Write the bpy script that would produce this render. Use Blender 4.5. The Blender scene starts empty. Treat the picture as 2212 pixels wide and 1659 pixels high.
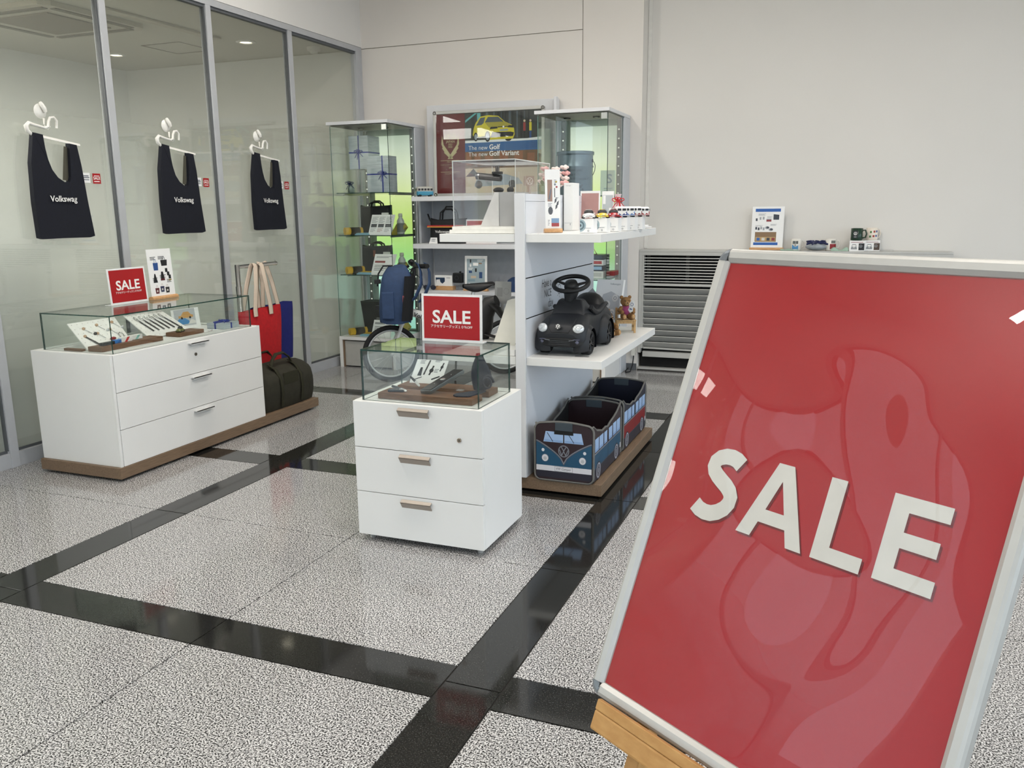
import bpy, bmesh, math, random
from mathutils import Vector as V, Matrix as M
random.seed(7)
PI = math.pi
SC = bpy.context.scene
COL = SC.collection

# ---------------------------------------------------------------- camera, sky, exposure
cam_d = bpy.data.cameras.new('camera'); cam_d.sensor_width = 36.0; cam_d.lens = 1813.7 / 2212 * 36
cam = bpy.data.objects.new('camera', cam_d); COL.objects.link(cam); SC.camera = cam
_yaw, _pit, _rol = -.37461, .20531, -.010285
_f = V((math.sin(_yaw)*math.cos(_pit), math.cos(_yaw)*math.cos(_pit), -math.sin(_pit)))
_r0 = V((math.cos(_yaw), -math.sin(_yaw), 0)); _u0 = _r0.cross(_f)
_r = math.cos(_rol)*_r0 + math.sin(_rol)*_u0; _u = _r.cross(_f)
cam.matrix_world = M(((_r.x, _u.x, -_f.x, 0), (_r.y, _u.y, -_f.y, 0), (_r.z, _u.z, -_f.z, 1.42), (0, 0, 0, 1)))
cam_d.clip_start = .02

wd = bpy.data.worlds.new('sky'); SC.world = wd; wd.use_nodes = True
wn = wd.node_tree; bg = wn.nodes['Background']
bg.inputs[0].default_value = (.76, .885, 1.0, 1); bg.inputs[1].default_value = 2.5    # bright overcast sky, the same all round
SC.view_settings.view_transform = 'Standard'; SC.view_settings.look = 'None'
SC.view_settings.gamma = 1; SC.view_settings.use_curve_mapping = False
SC.view_settings.exposure = 0.08
SC.cycles.use_denoising = True
SC.cycles.max_bounces = 6; SC.cycles.transparent_max_bounces = 20; SC.cycles.glossy_bounces = 3; SC.cycles.diffuse_bounces = 3
SC.cycles.use_adaptive_sampling = True; SC.cycles.adaptive_threshold = .11; SC.cycles.adaptive_min_samples = 16
SC.cycles.caustics_reflective = False; SC.cycles.caustics_refractive = False
SC.cycles.sample_clamp_indirect = 6

def area(name, loc, size, energy, col, sizey=None, rot=(0, 0, 0)):
    l = bpy.data.lights.new(name, 'AREA'); l.energy = energy; l.color = col; l.size = size
    if sizey: l.shape = 'RECTANGLE'; l.size_y = sizey
    o = bpy.data.objects.new(name, l); COL.objects.link(o); o.location = loc; o.rotation_euler = rot; return o
# recessed ceiling lamps of the showroom, unseen fill lamps added to brighten the office
for i, (x, y) in enumerate([(-2.9, 4.8), (-.9, 4.8), (1.1, 4.8), (-2.9, 2.4), (-.6, 2.4), (1.6, 2.4), (-2.9, -.6), (-.4, -.6), (2.0, -.6)]):
    area('showroom_ceiling_lamp', (x, y, 3.78), .34, 30, (1, .945, .88))
area('office_fill_lamp', (-5.8, 1.5, 2.80), 1.2, 105, (1, .98, .93), 1.2)
area('office_fill_lamp', (-5.8, 3.2, 2.80), 1.2, 80, (1, .98, .93), .8)

# ---------------------------------------------------------------- helpers
def lin(c):
    if isinstance(c, str):
        c = c.lstrip('#'); c = [int(c[i:i+2], 16)/255 for i in (0, 2, 4)]
    return tuple(x/12.92 if x <= .04045 else ((x+.055)/1.055)**2.4 for x in c)
MATS = {}
def mat(name, col, rough=.5, metal=0., var=.04, scale=25., bump=0., bscale=None, spec=.5, coat=0., stretch=None, col2=None, alpha=1., world=False):
    if name in MATS: return MATS[name]
    m = bpy.data.materials.new(name); m.use_nodes = True; MATS[name] = m
    nt = m.node_tree; N = nt.nodes; L = nt.links; b = N['Principled BSDF']
    c = lin(col)
    tc = N.new('ShaderNodeTexCoord'); src = tc.outputs['Object']
    if world: src = N.new('ShaderNodeNewGeometry').outputs['Position']
    if stretch:
        mp = N.new('ShaderNodeMapping'); mp.inputs['Scale'].default_value = stretch; L.new(src, mp.inputs[0]); src = mp.outputs[0]
    nz = N.new('ShaderNodeTexNoise'); nz.inputs['Scale'].default_value = scale; nz.inputs['Detail'].default_value = 3
    L.new(src, nz.inputs['Vector'])
    rp = N.new('ShaderNodeValToRGB'); rp.color_ramp.elements[0].position = .3; rp.color_ramp.elements[1].position = .7
    if col2: a, d = c, lin(col2)
    else: a = tuple(min(1, x*(1-var)) for x in c); d = tuple(min(1, x*(1+var)) for x in c)
    rp.color_ramp.elements[0].color = (*a, 1); rp.color_ramp.elements[1].color = (*d, 1)
    L.new(nz.outputs[0], rp.inputs[0]); L.new(rp.outputs[0], b.inputs['Base Color'])
    b.inputs['Roughness'].default_value = rough; b.inputs['Metallic'].default_value = metal
    b.inputs['Specular IOR Level'].default_value = spec; b.inputs['Coat Weight'].default_value = coat
    b.inputs['Coat Roughness'].default_value = .04
    if bump:
        n2 = N.new('ShaderNodeTexNoise'); n2.inputs['Scale'].default_value = bscale or scale*8; n2.inputs['Detail'].default_value = 2
        L.new(src, n2.inputs['Vector'])
        bp = N.new('ShaderNodeBump'); bp.inputs['Strength'].default_value = bump; bp.inputs['Distance'].default_value = .01
        L.new(n2.outputs[0], bp.inputs['Height']); L.new(bp.outputs[0], b.inputs['Normal'])
    return m
def ink(col, rough=.45):
    k = 'ink_' + col.lstrip('#') + ('' if rough == .45 else '_%d' % int(rough*100))
    return mat(k, col, rough, var=.02, scale=60)
def emis(name, col, strength):
    m = bpy.data.materials.new(name); m.use_nodes = True; nt = m.node_tree; nt.nodes.clear()
    e = nt.nodes.new('ShaderNodeEmission'); e.inputs[0].default_value = (*lin(col), 1); e.inputs[1].default_value = strength
    o = nt.nodes.new('ShaderNodeOutputMaterial'); nt.links.new(e.outputs[0], o.inputs[0]); MATS[name] = m; return m
def glassmat(name, tint, refl=.04, rough=0.0, haze=0.):
    m = bpy.data.materials.new(name); m.use_nodes = True; nt = m.node_tree; N = nt.nodes; L = nt.links; N.clear()
    tr = N.new('ShaderNodeBsdfTransparent'); tr.inputs[0].default_value = (*tint, 1)
    gl = N.new('ShaderNodeBsdfGlossy'); gl.inputs['Roughness'].default_value = rough
    lw = N.new('ShaderNodeLayerWeight'); lw.inputs['Blend'].default_value = .5
    pw = N.new('ShaderNodeMath'); pw.operation = 'POWER'; pw.inputs[1].default_value = 5; L.new(lw.outputs['Facing'], pw.inputs[0])
    ml = N.new('ShaderNodeMath'); ml.operation = 'MULTIPLY_ADD'; ml.inputs[1].default_value = 1-refl; ml.inputs[2].default_value = refl; L.new(pw.outputs[0], ml.inputs[0])
    mx = N.new('ShaderNodeMixShader'); L.new(ml.outputs[0], mx.inputs[0]); L.new(tr.outputs[0], mx.inputs[1]); L.new(gl.outputs[0], mx.inputs[2])
    nz = N.new('ShaderNodeTexNoise'); nz.inputs['Scale'].default_value = 3
    rp = N.new('ShaderNodeMapRange'); rp.inputs['To Min'].default_value = max(0, rough-.003); rp.inputs['To Max'].default_value = rough+.003
    L.new(nz.outputs[0], rp.inputs['Value']); L.new(rp.outputs[0], gl.inputs['Roughness'])
    out = N.new('ShaderNodeOutputMaterial'); L.new(mx.outputs[0], out.inputs[0]); MATS[name] = m; return m
def frame(o, x, y):
    x = V(x).normalized(); y = V(y).normalized(); z = x.cross(y); o = V(o)
    return M(((x.x, y.x, z.x, o.x), (x.y, y.y, z.y, o.y), (x.z, y.z, z.z, o.z), (0, 0, 0, 1)))
def TR(x, y, z, rz=0, rx=0, ry=0, s=1):
    return M.Translation((x, y, z)) @ M.Rotation(rz, 4, 'Z') @ M.Rotation(ry, 4, 'Y') @ M.Rotation(rx, 4, 'X') @ M.Scale(s, 4)
_TXT = {}
def txtmesh(s, off, shear=0):
    k = (s, off, shear)
    if k not in _TXT:
        cu = bpy.data.curves.new('t', 'FONT'); cu.body = s; cu.size = 1; cu.offset = off; cu.shear = shear; cu.resolution_u = 3
        ob = bpy.data.objects.new('t', cu); me = ob.to_mesh()
        _TXT[k] = ([v.co.copy() for v in me.vertices], [list(p.vertices) for p in me.polygons])
        ob.to_mesh_clear(); bpy.data.objects.remove(ob); bpy.data.curves.remove(cu)
    return _TXT[k]
class MB:
    def __init__(s): s.v = []; s.f = []; s.m = []; s.s = []
    def add(s, vs, fs, mi=0, sm=False, T=None):
        n = len(s.v)
        s.v += [tuple(T @ V(v)) if T else tuple(v) for v in vs]
        for f in fs: s.f.append([i+n for i in f]); s.m.append(mi); s.s.append(sm)
        return s
    def box(s, x0, x1, y0, y1, z0, z1, mi=0, T=None, b=0.):
        if b:
            bm = bmesh.new(); bmesh.ops.create_cube(bm, size=1)
            for v in bm.verts: v.co = V((x0+(v.co.x+.5)*(x1-x0), y0+(v.co.y+.5)*(y1-y0), z0+(v.co.z+.5)*(z1-z0)))
            bmesh.ops.bevel(bm, geom=bm.edges[:], offset=b, segments=2, affect='EDGES', profile=.6)
            bm.verts.index_update(); s.add([v.co for v in bm.verts], [[v.index for v in f.verts] for f in bm.faces], mi, False, T); bm.free(); return s
        vs = [(x, y, z) for z in (z0, z1) for y in (y0, y1) for x in (x0, x1)]
        return s.add(vs, [(0, 2, 3, 1), (4, 5, 7, 6), (0, 1, 5, 4), (2, 6, 7, 3), (0, 4, 6, 2), (1, 3, 7, 5)], mi, False, T)
    def prism(s, poly, z0, z1, mi=0, T=None, side=None):
        n = len(poly); vs = [(x, y, z0) for x, y in poly] + [(x, y, z1) for x, y in poly]
        s.add(vs, [list(range(n))[::-1], [n+i for i in range(n)]], mi, False, T)
        s.add(vs, [(i, (i+1) % n, n+(i+1) % n, n+i) for i in range(n)], mi if side is None else side, False, T); return s
    def flat(s, poly, mi=0, T=None, z=0.):
        return s.add([(x, y, z) for x, y in poly], [list(range(len(poly)))], mi, False, T)
    def rect(s, x0, y0, x1, y1, mi=0, T=None, z=0.):
        return s.flat([(x0, y0), (x1, y0), (x1, y1), (x0, y1)], mi, T, z)
    def disc(s, x, y, r, mi=0, T=None, z=0., n=20, ry=None):
        ry = ry or r
        return s.flat([(x+r*math.cos(2*PI*i/n), y+ry*math.sin(2*PI*i/n)) for i in range(n)], mi, T, z)
    def ring(s, x, y, r, w, mi=0, T=None, z=0., n=24, ry=None):
        k = (ry or r)/r; vs = []
        for i in range(n):
            a = 2*PI*i/n; c, d = math.cos(a), math.sin(a)
            vs += [(x+r*c, y+r*k*d, z), (x+(r-w)*c, y+(r-w)*k*d, z)]
        return s.add(vs, [(2*i, (2*i+2) % (2*n), (2*i+3) % (2*n), 2*i+1) for i in range(n)], mi, False, T)
    def line(s, pts, w, mi=0, T=None, z=0.):
        p = [V(q) for q in pts]; n = len(p); L = []
        for i in range(n):
            d0 = (p[i]-p[i-1]).normalized() if i else None; d1 = (p[i+1]-p[i]).normalized() if i < n-1 else None
            d0 = d0 or d1; d1 = d1 or d0
            t = (d0+d1); t = t.normalized() if t.length > 1e-4 else d1
            q = V((-t.y, t.x)); k = max(.35, q.dot(V((-d1.y, d1.x)))); L += [p[i]-q*w/2/k, p[i]+q*w/2/k]
        return s.add([(v.x, v.y, z) for v in L], [(2*i, 2*i+2, 2*i+3, 2*i+1) for i in range(n-1)], mi, False, T)
    def lathe(s, prof, n=20, mi=0, T=None, sm=True, a0=0, a1=2*PI):
        full = abs(a1-a0-2*PI) < 1e-6; k = n if full else n+1; vs = []
        for r, z in prof:
            for i in range(k):
                a = a0+(a1-a0)*i/n; vs.append((r*math.cos(a), r*math.sin(a), z))
        fs = [(j*k+i, j*k+(i+1) % k, (j+1)*k+(i+1) % k, (j+1)*k+i) for j in range(len(prof)-1) for i in range(n)]
        return s.add(vs, fs, mi, sm, T)
    def cyl(s, p0, p1, r, r1=None, n=14, mi=0, T=None):
        p0 = V(p0); p1 = V(p1); d = p1-p0; Q = M.Translation(p0) @ d.to_track_quat('Z', 'Y').to_matrix().to_4x4()
        h = d.length; r1 = r if r1 is None else r1
        return s.lathe([(0.0001, 0), (r, 0), (r, 0), (r1, h), (r1, h), (0.0001, h)], n, mi, (T @ Q) if T else Q)
    def tube(s, pts, r, n=8, mi=0, T=None, closed=False, flat=None):
        pts = [V(p) for p in pts]; m = len(pts); rs = r if isinstance(r, (list, tuple)) else [r]*m; vs = []
        up = None
        for i in range(m):
            a = pts[(i-1) % m] if (closed or i > 0) else pts[i]; b = pts[(i+1) % m] if (closed or i < m-1) else pts[i]
            t = (b-a).normalized()
            if up is None:
                up = V((0, 0, 1)) if abs(t.z) < .9 else V((1, 0, 0))
            sd = t.cross(up).normalized(); up = sd.cross(t).normalized()
            for j in range(n):
                an = 2*PI*j/n; k = flat or 1
                vs.append(pts[i]+rs[i]*(math.cos(an)*sd+math.sin(an)*k*up))
        q = m if closed else m-1
        fs = [(i*n+j, i*n+(j+1) % n, ((i+1) % m)*n+(j+1) % n, ((i+1) % m)*n+j) for i in range(q) for j in range(n)]
        s.add(vs, fs, mi, True, T)
        if not closed: s.add(vs, [list(range(n))[::-1], [(m-1)*n+j for j in range(n)]], mi, False, T)
        return s
    def ball(s, c, r, n=14, mi=0, T=None):
        r = r if isinstance(r, (tuple, list)) else (r, r, r); c = V(c); k = max(6, n//2+1)
        Q = M.Translation(c) @ M.Diagonal((*r, 1))
        return s.lathe([(max(1e-4, math.sin(PI*i/k)), -math.cos(PI*i/k)) for i in range(k+1)], n, mi, (T @ Q) if T else Q)
    def grid(s, fn, nu, nv, mi=0, T=None, sm=True, cu=False):
        ku = nu if cu else nu+1; vs = [fn(i/nu, j/nv) for j in range(nv+1) for i in range(ku)]
        return s.add(vs, [(j*ku+i, j*ku+(i+1) % ku, (j+1)*ku+(i+1) % ku, (j+1)*ku+i) for j in range(nv) for i in range(nu)], mi, sm, T)
    def text(s, st, size, T, mi=0, x=0, y=0, z=0., off=0., al='C', sx=1., shear=0, thick=0.):
        vs, fs = txtmesh(st, off, shear)
        if not vs: return s
        xs = [v.x for v in vs]; ox = {'C': (min(xs)+max(xs))/2, 'L': min(xs), 'R': max(xs)}[al]
        s.add([(x+(v.x-ox)*size*sx, y+v.y*size, z) for v in vs], fs, mi, False, T); return s
    def strip(s, st_w, x, y, w, h, mi, T, z=0.0006, n=3):            # blocks of fine print too small to read
        for i in range(n): s.rect(x, y-h*(i+.35)/n, x+w*(1-.22*((i*7) % 3)/2), y-h*(i)/n, mi, T, z)
        return s
def build(name, mb, mats, parent=None, T=None):
    me = bpy.data.meshes.new(name); me.from_pydata(mb.v, [], mb.f)
    for m in (mats if isinstance(mats, (list, tuple)) else [mats]): me.materials.append(m)
    me.polygons.foreach_set('material_index', mb.m); me.polygons.foreach_set('use_smooth', mb.s)
    me.update()
    o = bpy.data.objects.new(name, me); COL.objects.link(o)
    if parent:
        o.parent = parent
        if parent.name in WORLD: me.transform(INV[parent.name])
    if T: o.matrix_basis = T
    return o
INV = {}; WORLD = set()
def thing(name, label, cat, loc=(0, 0, 0), rz=0, group=None, world=True):
    o = bpy.data.objects.new(name, None); COL.objects.link(o); o.location = loc; o.rotation_euler = (0, 0, rz); o.empty_display_size = .05
    INV[o.name] = (M.Translation(loc) @ M.Rotation(rz, 4, 'Z')).inverted()
    if world: WORLD.add(o.name)
    tag(o, label, cat, group); return o
def tag(o, label=None, cat=None, group=None, kind=None):
    if label: o['label'] = label
    if cat: o['category'] = cat
    if group: o['group'] = group
    if kind: o['kind'] = kind
    return o
def single(name, mb, mats, label, cat, group=None, base=None):
    o = build(name, mb, mats); return tag(o, label, cat, group)
def P(name, mb, mats, parent, label=None):
    o = build(name, mb, mats, parent)
    if label: o['label'] = label
    return o
def SUB(name, mb, mats, part, root):                                    # sub-part of a world-built thing (its part sits at the root's origin)
    o = build(name, mb, mats); o.data.transform(INV[root.name]) if root.name in WORLD else None; o.parent = part; return o
def copy_tree(o, parent=None):
    c = o.copy(); COL.objects.link(c); c.parent = parent
    for ch in list(o.children): copy_tree(ch, c)
    return c
def B(*a, **k): return MB().box(*a, **k)

# ---------------------------------------------------------------- materials
WHITE = mat('white_laminate', '#e9e9e6', .38, var=.012, scale=4)
WHITE2 = mat('white_painted_board', '#dfe0e2', .45, var=.012, scale=5)
PAPER = mat('white_paper', '#f2f2f0', .5, var=.01, scale=30)
REDP = mat('red_print', '#a80f17', .32, var=.03, scale=8)
ALU = mat('brushed_aluminium', '#c4c5c4', .38, .45, var=.03, scale=40, stretch=(1, 1, 12))
ALUS = mat('satin_silver_profile', '#c2c1bc', .4, .35, var=.02, scale=30)
FRAMEG = mat('grey_aluminium_frame', '#bcbec1', .45, .15, var=.03, scale=12)
FRAMED = mat('dark_grey_gasket', '#5a5d60', .6, var=.05, scale=20)
CHROME = mat('chrome', '#d8d8d8', .12, 1., var=.02, scale=10)
BLACKP = mat('black_plastic', '#0c0d0f', .45, var=.1, scale=40, bump=.02)
BLACKF = mat('black_fabric', '#0d0f13', .85, var=.25, scale=120, bump=.15, bscale=900)
RUBBER = mat('black_rubber', '#0b0b0c', .75, var=.2, scale=60, bump=.1)
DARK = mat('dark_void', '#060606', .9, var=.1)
WOODB = mat('walnut_wood', '#5b3e29', .5, scale=6, stretch=(3, 40, 40), col2='#7a563b', bump=.04)
WOODBY = mat('walnut_wood_lengthwise', '#5b3e29', .5, scale=6, stretch=(40, 3, 40), col2='#7a563b', bump=.04)
OAK = mat('oak_veneer', '#6d5946', .5, scale=5, stretch=(40, 2.5, 40), col2='#836d57', bump=.02)
OAKX = mat('oak_veneer_across', '#7d6246', .5, scale=5, stretch=(2.5, 40, 40), col2='#93765a', bump=.02)
BEECH = mat('beech_wood', '#b98448', .5, scale=6, stretch=(30, 30, 4), col2='#d4a468', bump=.03)
BEECHX = mat('beech_wood_block', '#b98a58', .5, scale=6, stretch=(4, 30, 30), col2='#d3a777', bump=.03)
PINE = mat('pine_wood', '#b58e58', .55, scale=8, stretch=(20, 20, 4), col2='#d2b07c', bump=.03)
GLASS = glassmat('clear_glass', (.965, .985, .975), .045)
PANE = glassmat('partition_glass', (.95, .955, .943), .06)
ACRYL = glassmat('clear_acrylic', (.985, .985, .985), .022)
GEDGE = mat('green_glass_edge', '#0c3a31', .15, var=.2, scale=30, coat=.3)
GEDGEL = mat('pale_glass_edge', '#7fa59a', .15, var=.1, scale=30, coat=.3)
AEDGE = mat('acrylic_edge', '#d9dcd8', .2, var=.05, scale=30)
# ---------------------------------------------------------------- floor
def granite():
    m = bpy.data.materials.new('speckled_granite'); m.use_nodes = True; MATS['granite'] = m
    nt = m.node_tree; N = nt.nodes; L = nt.links; b = N['Principled BSDF']
    pos = N.new('ShaderNodeNewGeometry').outputs['Position']
    n1 = N.new('ShaderNodeTexNoise'); n1.inputs['Scale'].default_value = 200; n1.inputs['Detail'].default_value = 1.5; n1.inputs['Roughness'].default_value = .6
    n2 = N.new('ShaderNodeTexVoronoi'); n2.inputs['Scale'].default_value = 120
    n3 = N.new('ShaderNodeTexNoise'); n3.inputs['Scale'].default_value = 2.2
    for n in (n1, n2, n3): L.new(pos, n.inputs['Vector'])
    r = N.new('ShaderNodeValToRGB'); e = r.color_ramp.elements
    e[0].position = .39; e[0].color = (*lin('#141415'), 1); e[1].position = .59; e[1].color = (*lin('#dededd'), 1)
    for p, c in ((.43, '#474748'), (.47, '#8b8a8a'), (.53, '#bcbbba')):
        k = e.new(p); k.color = (*lin(c), 1)
    L.new(n1.outputs[0], r.inputs[0])
    hs = N.new('ShaderNodeMixRGB'); hs.blend_type = 'MULTIPLY'; hs.inputs[0].default_value = .45
    sep = N.new('ShaderNodeSeparateColor'); L.new(n2.outputs['Color'], sep.inputs[0])
    r2 = N.new('ShaderNodeValToRGB'); r2.color_ramp.elements[0].color = (.36, .36, .36, 1); r2.color_ramp.elements[1].color = (1, .99, .985, 1); r2.color_ramp.elements[1].position = .35
    L.new(sep.outputs[0], r2.inputs[0]); L.new(r.outputs[0], hs.inputs[1]); L.new(r2.outputs[0], hs.inputs[2])
    mx = N.new('ShaderNodeMixRGB'); mx.blend_type = 'MULTIPLY'; mx.inputs[0].default_value = 1
    r3 = N.new('ShaderNodeValToRGB'); r3.color_ramp.elements[0].color = (.90, .89, .88, 1); r3.color_ramp.elements[1].color = (1, 1, 1, 1)
    L.new(n3.outputs[0], r3.inputs[0]); L.new(hs.outputs[0], mx.inputs[1]); L.new(r3.outputs[0], mx.inputs[2])
    L.new(mx.outputs[0], b.inputs['Base Color'])
    b.inputs['Roughness'].default_value = .10; b.inputs['Specular IOR Level'].default_value = .5
    return m
def blackgranite():
    m = bpy.data.materials.new('black_granite'); m.use_nodes = True
    nt = m.node_tree; N = nt.nodes; L = nt.links; b = N['Principled BSDF']
    pos = N.new('ShaderNodeNewGeometry').outputs['Position']
    n1 = N.new('ShaderNodeTexNoise'); n1.inputs['Scale'].default_value = 260; n1.inputs['Detail'].default_value = 1
    L.new(pos, n1.inputs['Vector'])
    r = N.new('ShaderNodeValToRGB'); e = r.color_ramp.elements
    e[0].position = .45; e[0].color = (*lin('#141413'), 1); e[1].position = .72; e[1].color = (*lin('#3c3b38'), 1)
    L.new(n1.outputs[0], r.inputs[0]); L.new(r.outputs[0], b.inputs['Base Color'])
    b.inputs['Roughness'].default_value = .07; b.inputs['Specular IOR Level'].default_value = .6
    return m
GRAN = granite(); BGRAN = blackgranite()
GROUT = mat('dark_grout', '#1e1b18', .8, var=.1, scale=80, world=True)
floor = build('floor', B(-4.6, 5.2, -4.2, 7.6, -.12, -.003), GROUT); tag(floor, kind='structure')
_tm = {}
def tile(x0, x1, y0, y1, m):
    w, d = round(x1-x0, 4), round(y1-y0, 4); k = (w, d, m.name)
    if k not in _tm:
        g = .002
        vs = [(g, g, -.004), (w-g, g, -.004), (w-g, d-g, -.004), (g, d-g, -.004), (g, g, -.0008), (w-g, g, -.0008), (w-g, d-g, -.0008), (g, d-g, -.0008),
              (g+.001, g+.001, 0), (w-g-.001, g+.001, 0), (w-g-.001, d-g-.001, 0), (g+.001, d-g-.001, 0)]
        fs = [(0, 1, 5, 4), (1, 2, 6, 5), (2, 3, 7, 6), (3, 0, 4, 7), (4, 5, 9, 8), (5, 6, 10, 9), (6, 7, 11, 10), (7, 4, 8, 11), (8, 9, 10, 11)]
        me = bpy.data.meshes.new('tile'); me.from_pydata(vs, [], fs); me.materials.append(m); _tm[k] = me
    o = bpy.data.objects.new('tile', _tm[k]); COL.objects.link(o); o.parent = floor; o.location = (x0, y0, 0)
BX0, PX, BW = -3.0534, 1.9941, .1865          # bands that run into depth
BY0, PY = 2.0109, 1.7722                      # bands that run across
YJ = [BY0+BW/2+PY/2*k for k in range(-7, 7)]  # joints of the depth bands
xl, xr, yn, yf = -4.42, 5.0, -4.0, 7.43
for i in range(-1, 5):
    a0 = BX0+PX*i; a1 = a0+BW; nx = a0+PX
    if a1 < xr and a0 > xl:
        for j in range(len(YJ)-1):
            p, q = max(YJ[j], yn), min(YJ[j+1], yf)
            if q-p > .05: tile(a0, a1, p, q, BGRAN)
    cols = [(a1, a1+(PX-BW)/2), (a1+(PX-BW)/2, nx)]
    for c0, c1 in cols:
        c0, c1 = max(c0, xl), min(c1, xr)
        if c1-c0 < .05: continue
        for k in range(-4, 4):
            b0 = BY0+PY*k; b1 = b0+BW; md = b1+(PY-BW)/2
            for r0, r1, m in ((b0, b1, BGRAN), (b1, md, GRAN), (md, b0+PY, GRAN)):
                r0, r1 = max(r0, yn), min(r1, yf)
                if r1-r0 > .02: tile(c0, c1, r0, r1, m)

# ---------------------------------------------------------------- walls, ceiling
WALLB = mat('beige_wall_paint', '#e3ded7', .7, var=.015, scale=1.5, bump=.02, bscale=120, world=True)
WALLG = mat('grey_white_wall_paint', '#dfdcd6', .7, var=.015, scale=1.2, bump=.02, bscale=120, world=True)
CEILM = mat('ceiling_paint', '#e8e5df', .8, var=.02, scale=2, world=True)
wb = tag(build('wall_back', B(-4.42, -1.70, 7.276, 7.5, 0, 3.8), mat('wall_seam', '#8b8378', .8)), kind='structure')
g = .003
P('panel', B(-4.42, -2.18-g, 7.268, 7.276, .0, 2.902-g), WALLB, wb)
P('panel', B(-4.42, -2.18-g, 7.268, 7.276, 2.902+g, 3.8), WALLB, wb)
P('panel', B(-2.18+g, -1.66, 7.268, 7.5, .0, 3.8), WALLB, wb)
P('baseboard', B(-4.33, -1.662, 7.258, 7.268, 0, .06), FRAMED, wb)
wr = tag(build('wall_back_right', B(-1.70, 5.2, 7.46, 7.6, 0, 3.8), WALLG), kind='structure')
P('corner_trim', B(-1.658, -1.628, 7.452, 7.46, 1.07, 3.8), mat('white_corner_trim', '#e4e2dc', .5), wr)
tag(build('wall_left', MB().box(-4.5, -4.34, -4.0, 7.5, 2.915, 3.8).box(-4.5, -4.34, -4.0, -2.5, 0, 2.915), mat('warm_white_wall_paint', '#e7e5e1', .7, var=.015, scale=1.5, world=True)), kind='structure')  # the lower box is an unseen wall piece added to shape board reflections
tag(build('ceiling', B(-4.5, 5.2, -4.2, 7.6, 3.8, 3.9), CEILM), kind='structure')
tag(build('wall_front', MB().box(-4.5, 5.2, -4.2, -4.0, 2.9, 3.8).box(-4.5, -1.6, -4.2, -4.0, 0, 2.9).box(1.4, 1.9, -4.2, -4.0, 0, 2.9), WALLG), kind='structure')
wwr = tag(build('wall_right', MB().box(5.0, 5.2, -4.2, 7.6, 3.3, 3.8), WALLG), kind='structure')
for y in (-3.95, -2.0, 0.0, 2.0, 4.0, 6.0, 7.35):
    P('mullion', B(5.02, 5.1, y-.04, y+.04, 0, 3.3), FRAMEG, wwr)
P('transom', B(5.02, 5.1, -4.0, 7.45, 2.5, 2.57), FRAMEG, wwr)
tag(build('ground', B(-30, 40, -40, 30, -.3, -.16), mat('paving_grey', '#8a8a86', .8, var=.1, scale=.6)), kind='structure')

# glass partition of the office on the left
X0 = -4.34
wp = tag(build('wall_partition', B(X0-.06, X0, -1.0, 7.164, 2.868, 2.912), FRAMEG), kind='structure')
P('bottom_rail', B(X0-.06, X0-.006, -1.0, 7.21, 0, .085, b=.002), FRAMEG, wp)
P('gasket', B(X0-.034, X0-.026, -1.0, 7.2, .085, .10), FRAMED, wp)
P('gasket', B(X0-.05, X0-.012, -1.0, 7.2, 2.848, 2.868), FRAMED, wp)
yy = [-.59, .37, 1.33, 2.33, 3.29, 4.252, 5.212, 6.178]
for y in yy:
    P('mullion', B(X0-.06, X0, y-.052, y, 0, 2.868, b=.002), FRAMEG, wp)
    P('gasket', MB().box(X0-.05, X0-.012, y, y+.006, .1, 2.85).box(X0-.05, X0-.012, y-.058, y-.052, .1, 2.85), FRAMED, wp)
P('mullion', B(X0-.06, X0, 7.165, 7.266, 0, 2.912, b=.002), FRAMEG, wp)
def filmmat():
    m = bpy.data.materials.new('frosted_gradient_film'); m.use_nodes = True; nt = m.node_tree; N = nt.nodes; L = nt.links; N.clear()
    tr = N.new('ShaderNodeBsdfTransparent'); df = N.new('ShaderNodeBsdfDiffuse'); df.inputs[0].default_value = (*lin('#dbe0db'), 1)
    tl = N.new('ShaderNodeBsdfTranslucent'); tl.inputs[0].default_value = (*lin('#d3d6cf'), 1)
    a = N.new('ShaderNodeAddShader'); mx0 = N.new('ShaderNodeMixShader'); mx0.inputs[0].default_value = .45; L.new(df.outputs[0], mx0.inputs[1]); L.new(tl.outputs[0], mx0.inputs[2])
    g = N.new('ShaderNodeNewGeometry'); sp = N.new('ShaderNodeSeparateXYZ'); L.new(g.outputs['Position'], sp.inputs[0])
    mr = N.new('ShaderNodeMapRange'); mr.inputs['From Min'].default_value = .0; mr.inputs['From Max'].default_value = 2.9; L.new(sp.outputs['Z'], mr.inputs['Value'])
    r = N.new('ShaderNodeValToRGB'); e = r.color_ramp.elements; e[0].position = .40; e[0].color = (.84,)*3+(1,); e[1].position = .78; e[1].color = (.16,)*3+(1,)
    L.new(mr.outputs[0], r.inputs[0])
    mx = N.new('ShaderNodeMixShader'); L.new(r.outputs[0], mx.inputs[0]); L.new(tr.outputs[0], mx.inputs[1]); L.new(mx0.outputs[0], mx.inputs[2])
    o = N.new('ShaderNodeOutputMaterial'); L.new(mx.outputs[0], o.inputs[0]); return m
FILM = filmmat()
ed = [-1.0]+yy+[7.165+.052]
for a, b in zip(ed, ed[1:]):
    q = P('glass_pane', B(X0-.034, X0-.026, a+.001, b-.053, .09, 2.86), PANE, wp)
    o = build('frosted_film', MB().add([(X0-.0375, a+.006, .1), (X0-.0375, b-.058, .1), (X0-.0375, b-.058, 2.85), (X0-.0375, a+.006, 2.85)], [(0, 1, 2, 3)]), FILM); o.parent = q
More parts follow.
